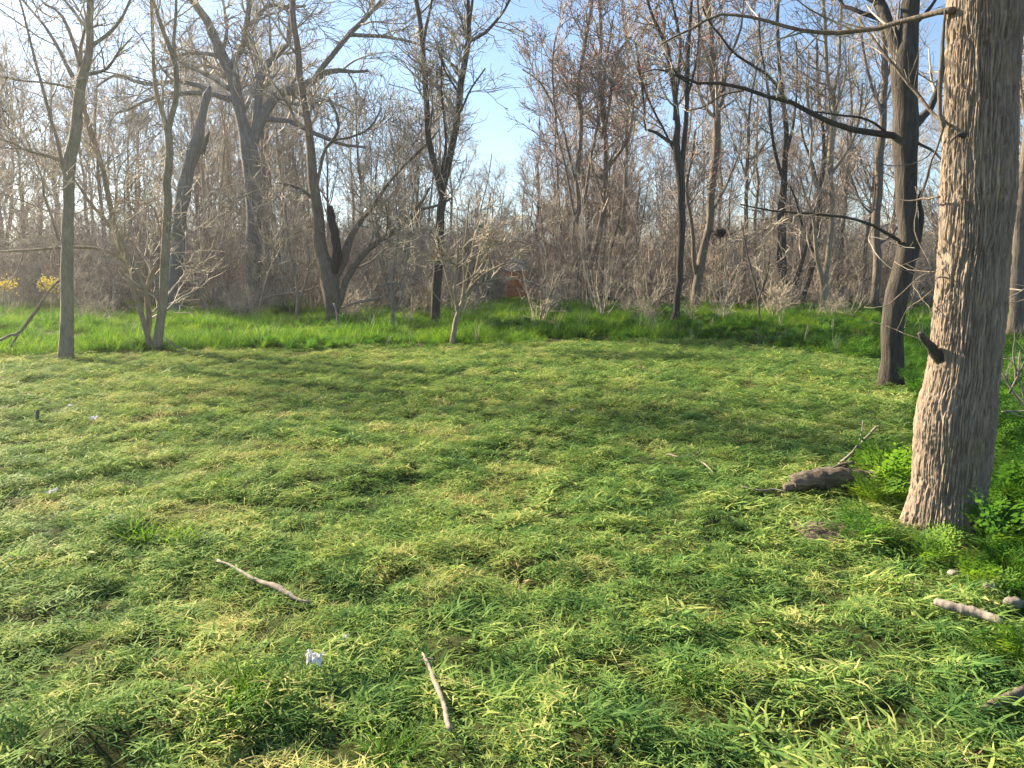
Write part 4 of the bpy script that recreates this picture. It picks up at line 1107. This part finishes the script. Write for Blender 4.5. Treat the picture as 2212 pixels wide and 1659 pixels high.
# brush at the right edge
def twigs(name, label, cat, starts, seed, mat='pale_bark', Y=8.0, ln=1.0):
    rs = RS(seed)
    o = []
    for a, b in starts:
        p, s = pix(*a, Y); q, _ = pix(*b, Y + rs.uniform(-.5, .5))
        o.append(spline([(*p, .011), (*((p + q) / 2 + rs.randn(3) * .05), .008), (*q, .004)], 8, rs, .2))
    c0 = np.array([o[0][0][0], Y, H(o[0][0][0], Y)])
    e = root_at(name, c0); tag(e, label, cat)
    for k in o:
        g = Geo(); tubes(k[:, :3], k[:, 3], 6, g, cap=True); link("branch", g.mesh("branch", M[mat], c0), e)
    P = np.stack([k[:, :3] for k in o]); R = np.stack([k[:, 3] for k in o])
    P1, R1 = grow(P, R, 5.0, (.2, 1), (25, 70), .5 * ln, 5, .1, .2, rs, .6, .002)
    g = Geo(); tubes(P1, R1, 3, g); link("twigs", g.mesh("twigs", M['tan_twig'], c0), e)
    return e
twigs("brush_pile", "tangle of pale dead twigs at the right edge behind the foreground trunk", "brush",
      [((2240, 900), (2160, 790)), ((2230, 880), (2165, 805)), ((2195, 830), (2190, 720)), ((2215, 870), (2205, 760)), ((2240, 640), (2172, 652)), ((2240, 600), (2170, 650)), ((2180, 850), (2225, 720)), ((2165, 890), (2240, 880))], 51, Y=7.2)
hero("bare_shrub", "thin bare shrub with tangled pale twigs left of the V-forked tree", 23.5,
     [(850, 690, 8), (848, 650, 8), (845, 610, 7), (855, 560, 6), (862, 500, 5), (858, 440, 4)],
     [[(848, 660, 6), (835, 610, 5), (820, 560, 4), (810, 500, 3)], [(849, 640, 6), (870, 600, 5), (880, 550, 4), (895, 500, 3)], [(847, 680, 6), (865, 650, 5), (870, 620, 4), (850, 610, 3), (825, 618, 3)]],
     mat='pale_bark', tmat='tan_twig', seed=61, dens=1.0, tw=(.9, .6, .35), cat="shrub", up=.2)
hero("bare_shrub", "thin leggy bare shrub between the big grey tree and the flared tree", 25,
     [(640, 690, 7), (645, 640, 7), (640, 590, 6), (628, 540, 5), (618, 470, 4), (610, 400, 3)],
     [[(642, 660, 5), (660, 610, 5), (668, 560, 4), (662, 500, 3)], [(641, 640, 5), (615, 600, 4), (595, 560, 4), (585, 500, 3)], [(560, 670, 5), (572, 610, 5), (590, 560, 4), (612, 520, 3)]],
     mat='pale_bark', tmat='tan_twig', seed=62, dens=1.0, tw=(.9, .6, .35), cat="shrub", up=.2)
hero("bare_shrub", "spindly bare shrub in the weeds between the two sunlit trunks at the right", 26,
     [(1640, 690, 5), (1636, 640, 5), (1625, 590, 5), (1612, 540, 4), (1600, 480, 3)],
     [[(1637, 650, 4), (1655, 600, 4), (1662, 540, 3)], [(1633, 630, 4), (1650, 570, 3), (1645, 500, 3)]],
     mat='brown_bark', tmat='tan_twig', seed=63, dens=1.0, tw=(.9, .6, .35), cat="shrub", up=.3)

# bird nest
def nest():
    rs = RS(71)
    c, s = pix(1556, 503, 30.6)
    n = 150
    u = norm(rs.randn(n, 3)) * np.array([.2, .16, .13])
    v = norm(rs.randn(n, 3)) * np.array([.27, .2, .2])
    P = np.stack([u, (u + v) * .62, v], 1) + c
    g = Geo(); tubes(P, np.full((n, 3), .009), 3, g)
    e = root_at("bird_nest", c); tag(e, "dark round clump of twigs lodged high in bare branches right of centre", "nest")
    link("twig_mass", g.mesh("twig_mass", M['char'], c), e)["kind"] = "stuff"
nest()

def paper(label, px, py, w, h, seed, mat='paper', name="paper_scrap", cat="paper"):
    rs = RS(seed)
    Y = ground_y(py, .04); q, s = pix(px, py, Y)
    n = 12
    u, v = np.meshgrid(np.linspace(-1, 1, n), np.linspace(-1, 1, n))
    rr = np.maximum(np.abs(u), np.abs(v)); th = np.arctan2(v, u)
    rag = 1 - .6 * vnoise(np.cos(th) * 2.6 + seed, np.sin(th) * 2.6) * rr
    X = u * rag * w * s / 2; Yy = v * rag * w * s / 2 * .8
    Zz = .5 * h * s * (np.abs(vnoise(u * 1.6 + seed, v * 1.6) - .5) * 2.2 + .8 * vnoise(u * 4, v * 4 + seed)) + v * h * s * .16
    a = rs.rand() * 6.28
    x2, y2 = X, Yy
    gz = H(q[0], Y) + .066
    V = np.stack([x2, y2, Zz + .012], -1).reshape(-1, 3)
    i = np.arange(n * n).reshape(n, n)
    Q = np.stack([i[:-1, :-1], i[:-1, 1:], i[1:, 1:], i[1:, :-1]], -1).reshape(-1, 4)
    lo = V.copy(); lo[:, 2] -= .0012
    g = Geo().add(V, Q).add(lo, Q[:, ::-1])
    o = link(name, g.mesh(name, M[mat], smooth=False), loc=(q[0], Y, gz))
    tag(o, label, cat)
paper("crumpled white paper scrap on the grass at lower centre left", 681, 1475, 48, 36, 3)
paper("small white paper scrap lying near the left edge", 113, 1076, 26, 14, 5)
paper("flat pale scrap among the grass, farther back at the left", 203, 911, 24, 10, 7)
paper("tiny pale scrap farthest back at the left", 152, 885, 15, 8, 9)
paper("tiny torn white scrap just above the crumpled paper", 748, 1415, 14, 12, 11)
paper("tiny white scrap far out in the middle of the clearing", 1234, 887, 10, 6, 13)

def stone(label, px, py, w, seed, mat='pale_bark', name="wood_chunk", cat="wood"):
    rs = RS(seed)
    Y = ground_y(py, .06); q, s = pix(px, py, Y)
    r = w * .5 * s
    nu, nv = 14, 9
    th = np.linspace(0, 2 * np.pi, nu, endpoint=False); ph = np.linspace(.12, np.pi - .12, nv)
    T_, P_ = np.meshgrid(th, ph)
    d = np.stack([np.sin(P_) * np.cos(T_), np.sin(P_) * np.sin(T_), np.cos(P_)], -1)
    k = .75 + .6 * vnoise(d[..., 0] * 1.8 + seed, d[..., 1] * 1.8, d[..., 2] * 1.8)
    V = d * k[..., None] * r * np.array([1, .8, .62])
    i = np.arange(nu * nv).reshape(nv, nu); j = np.roll(i, -1, 1)
    Q = np.stack([i[:-1], i[1:], j[1:], j[:-1]], -1).reshape(-1, 4)
    T = [(i[0, a], j[0, a], nu * nv) for a in range(nu)] + [(j[-1, a], i[-1, a], nu * nv + 1) for a in range(nu)]
    V = np.concatenate([V.reshape(-1, 3), V[0].mean(0)[None], V[-1].mean(0)[None]])
    g = Geo().add(V, Q, T)
    tag(link(name, g.mesh(name, M[mat]), loc=(q[0], Y, H(q[0], Y) + r * .5 + .045)), label, cat)
stone("pale lump of wood in the weeds right of the foreground trunk's foot, leftmost of three", 2062, 1242, 30, 3)
stone("pale lump of wood in the weeds, middle of three at the right edge", 2136, 1272, 34, 4)
stone("pale lump of wood in the weeds, rightmost of three at the right edge", 2188, 1302, 44, 6)

# molehill-like bare patch
q, s = pix(1780, 1148, ground_y(1148, .03))
n = 26
u, v = np.meshgrid(np.linspace(-1, 1, n), np.linspace(-1, 1, n))
X_, Y_ = q[0] + u * .17, q[1] + v * .17
rr = np.hypot(u, v)
Z_ = height(X_, Y_) + .03 * np.exp(-rr ** 2 * 1.6) * (.6 + .9 * vnoise(u * 4, v * 4, 3)) - .03 * np.clip(rr - .7, 0, 1)
i = np.arange(n * n).reshape(n, n)
g = Geo().add(np.stack([X_, Y_, Z_ + .05], -1), np.stack([i[:-1, :-1], i[:-1, 1:], i[1:, 1:], i[1:, :-1]], -1))
tag(link("bare_soil_patch", g.mesh("bare_soil_patch", M['soil'])), "small heap of bare brown soil and dead leaves left of the trunk's foot", "soil")

# leafy weeds and bright tufts that can be told apart
FE = []
for s in range(4):
    r_ = RS(400 + s); g = Geo(); feather(g, r_, 16, (.16, .34), (.35, 1.0)); FE.append(g.mesh("weed_leaves", M['weed'], att="tone"))
def weed(px, py, sc_, label, k, Y=None):
    Y = Y or ground_y(py, .03); q, s = pix(px, py, Y)
    o = link("weed_plant", FE[k % 4], loc=(q[0], Y, H(q[0], Y)))
    o.scale = (sc_,) * 3; o.rotation_euler = (0, 0, k * 1.9)
    tag(o, label, "weed", "leafy weeds round the foreground trunk")
weed(1915, 1068, 1.35, "tall bright yellow-green weed between the short log and the foreground trunk", 0)
weed(1950, 1085, 1.0, "leafy weed touching the left side of the foreground trunk's foot", 1)
weed(1890, 1090, .9, "low weed growing in front of the log's right end", 2)
weed(1862, 1165, .8, "yellow-green feathery weed beside the bare soil heap", 3)
weed(2010, 1205, .75, "low weed right in front of the foreground trunk's foot", 4)
weed(2140, 1010, 1.3, "tall weed just right of the foreground trunk, behind its foot", 5, Y=5.6)
weed(2185, 1080, 1.3, "bushy weed at the right edge level with the trunk's foot", 6)
weed(2150, 1180, 1.2, "bushy weed close to the right of the trunk's foot", 7)
weed(2110, 1262, .6, "yellow-tipped weed above the short pale branch", 8)
weed(2206, 1420, .7, "weed at the right edge below the short pale branch", 9)
weed(1990, 850, 1.5, "bright yellow-green weed glimpsed between the two big trunks", 10, Y=10.2)
weed(1850, 770, 1.6, "bright upright weed at the mown edge left of the large dark trunk", 11, Y=14.6)
TF = []
for s in range(3):
    r_ = RS(420 + s); g = Geo()
    blades(g, r_, 75, .1, (.12, .25), (.004, .0075), (5, 45), (40, 95), K=5, tone=(.3, 1.0)); TF.append(g.mesh("tuft_blades", M['lush'], att="tone"))
def tuft(px, py, sc_, label, k):
    Y = ground_y(py, .03); q, s = pix(px, py, Y)
    o = link("grass_tuft", TF[k % 3], loc=(q[0], Y, H(q[0], Y)))
    o.scale = (sc_, sc_, sc_ * .85); o.rotation_euler = (0, 0, k * 2.3)
    tag(o, label, "grass tuft", "bright uncut tufts in the mown grass")
tuft(500, 1560, 1.0, "bright green tuft standing near the bottom edge at the left", 0)
tuft(545, 1525, .8, "bright tuft just behind the tuft near the bottom edge", 1)
tuft(300, 1170, 1.2, "wide yellow-green tuft in the left foreground", 2)
tuft(385, 1180, 1.0, "yellow-green tuft right of the wide left foreground tuft", 3)
tuft(480, 1060, .9, "small upright tuft in the middle distance at the left", 4)
tuft(1515, 1500, .9, "yellow-green tuft in the right half of the near foreground", 5)
tuft(850, 1640, .9, "tuft at the bottom edge left of the crooked stick", 6)

# yellow flowering bushes far left
def blossom(px, py, w, h, Y, label, seed):
    rs = RS(seed)
    c, s = pix(px, py, Y)
    gz = H(c[0], Y)
    e = root_at("flowering_bush", (c[0], Y, gz)); tag(e, label, "bush", "yellow flowering bushes at the far left")
    n = 9
    P = np.stack([np.stack([np.full(n, c[0]) + rs.randn(n) * .05, np.full(n, Y), np.full(n, gz)], -1),
                  np.stack([c[0] + rs.randn(n) * w * s * .2, Y + rs.randn(n) * .1, np.full(n, gz + (c[2] - gz) * .6)], -1),
                  np.stack([c[0] + rs.uniform(-.5, .5, n) * w * s, Y + rs.randn(n) * .2, c[2] + rs.uniform(-.5, .5, n) * h * s], -1)], 1)
    g = Geo(); tubes(P, np.full((n, 3), .008), 4, g); link("stems", g.mesh("stems", M['tan_twig'], e.location), e)
    m = 170
    ctr = P[rs.randint(0, n, m), 2] + rs.randn(m, 3) * np.array([.09, .12, .1])
    o = np.array([[1, 0, 0], [0, 1, 0], [-1, 0, 0], [0, -1, 0], [0, 0, 1], [0, 0, -1]]) * .03
    V = ctr[:, None] + o[None] * (.6 + rs.rand(m, 1, 1))
    f = np.array([[0, 1, 4], [1, 2, 4], [2, 3, 4], [3, 0, 4], [1, 0, 5], [2, 1, 5], [3, 2, 5], [0, 3, 5]])
    g = Geo().add(V, T=(f[None] + 6 * np.arange(m)[:, None, None]).reshape(-1, 3))
    link("blossoms", g.mesh("blossoms", M['yellow'], e.location, smooth=False), e)["kind"] = "stuff"
blossom(16, 611, 44, 20, 28, "yellow flowering bush at the far left edge", 81)
blossom(106, 612, 20, 22, 28, "yellow flowering bush just left of the slim tan trunk", 82)

# rusty orange wall glimpsed through the wood near the centre
SY = 52
c, s = pix(1116, 600, SY)
w_, h_ = .72, 1.75
gz = H(c[0], SY)
e = root_at("shed", (c[0], SY, gz)); tag(e, "rusty orange boarded wall glimpsed low through the wood near the centre", "shed")
nb = 8
for k in range(nb):
    x0 = -w_ + k * 2 * w_ / nb; x1 = x0 + 2 * w_ / nb - .03; yo = RS(k).uniform(-.015, .015)
    V = [(x0, -1.2 + yo, 0), (x1, -1.2 + yo, 0), (x1, -1.17 + yo, 0), (x0, -1.17 + yo, 0), (x0, -1.2 + yo, h_), (x1, -1.2 + yo, h_), (x1, -1.17 + yo, h_), (x0, -1.17 + yo, h_)]
    g = Geo().add(V, [(0, 1, 5, 4), (1, 2, 6, 5), (2, 3, 7, 6), (3, 0, 4, 7), (4, 5, 6, 7)])
    link("board", g.mesh("board", M['brick'], smooth=False), e)
V = [(-w_ + .02, -1.165, 0), (w_ - .05, -1.165, 0), (w_ - .05, 1.2, 0), (-w_ + .02, 1.2, 0), (-w_ + .02, -1.165, h_ - .02), (w_ - .05, -1.165, h_ - .02), (w_ - .05, 1.2, h_ - .02), (-w_ + .02, 1.2, h_ - .02)]
link("wall", Geo().add(V, [(0, 1, 5, 4), (1, 2, 6, 5), (2, 3, 7, 6), (3, 0, 4, 7)]).mesh("wall", M['brick'], smooth=False), e)
V = [(-w_ - .15, -1.4, h_ + .01), (w_ + .15, -1.4, h_ + .01), (w_ + .15, 1.4, h_ + .01), (-w_ - .15, 1.4, h_ + .01), (-w_ - .15, 0, h_ + .9), (w_ + .15, 0, h_ + .9)]
link("roof", Geo().add(V, [(0, 1, 5, 4), (2, 3, 4, 5), (3, 2, 1, 0)], [(1, 2, 5), (3, 0, 4)]).mesh("roof", M['roof'], smooth=False), e)

# pale house glimpsed through the wood right of centre
c, _s = pix(1362, 600, 76)
gz = H(c[0], 76)
e = root_at("house", (c[0], 76, gz)); tag(e, "pale house half hidden behind the thicket right of centre", "house")
def box(x0, x1, y0, y1, z0, z1):
    return Geo().add([(x0, y0, z0), (x1, y0, z0), (x1, y1, z0), (x0, y1, z0), (x0, y0, z1), (x1, y0, z1), (x1, y1, z1), (x0, y1, z1)], [(3, 2, 1, 0), (4, 5, 6, 7), (0, 1, 5, 4), (1, 2, 6, 5), (2, 3, 7, 6), (3, 0, 4, 7)])
link("wall", box(-3.6, 3.6, -2.5, 2.5, 0, 2.7).mesh("wall", M['pale_wall'], smooth=False), e)
link("roof", Geo().add([(-3.9, -2.9, 2.71), (3.9, -2.9, 2.71), (3.9, 2.9, 2.71), (-3.9, 2.9, 2.71), (-3.9, 0, 4.1), (3.9, 0, 4.1)], [(0, 1, 5, 4), (2, 3, 4, 5), (3, 2, 1, 0)], [(1, 2, 5), (3, 0, 4)]).mesh("roof", M['roof'], smooth=False), e)
for wx in (-2.4, -.2, 2.1):
    w0 = link("window", box(wx - .45, wx + .45, -2.54, -2.503, 1.0, 2.0).mesh("window", M['roof'], smooth=False), e)
    link("frame", box(wx - .53, wx + .53, -2.53, -2.502, .9, .99).mesh("frame", M['paper'], smooth=False), w0)

# ------------------------------------------------------------------ thin haze added to lift the dark wood and give a glare-like glow
hz, hnt, hout = new_mat("haze")
vol = N(hnt, "ShaderNodeVolumePrincipled", Density=.0009, Anisotropy=.75)
vol.inputs["Color"].default_value = (.93, .95, 1.0, 1)
hnt.links.new(vol.outputs[0], hout.inputs["Volume"])
bx0, bx1, by0, by1, bz0, bz1 = -1600, 1600, -1600, 1600, -1.5, 24
V = [(bx0, by0, bz0), (bx1, by0, bz0), (bx1, by1, bz0), (bx0, by1, bz0), (bx0, by0, bz1), (bx1, by0, bz1), (bx1, by1, bz1), (bx0, by1, bz1)]
hb = link("haze", Geo().add(V, [(3, 2, 1, 0), (4, 5, 6, 7), (0, 1, 5, 4), (1, 2, 6, 5), (2, 3, 7, 6), (3, 0, 4, 7)]).mesh("haze", hz, smooth=False))
tag(hb, "thin haze added for a glare-like glow and to lift the dark wood", "haze", kind="stuff")
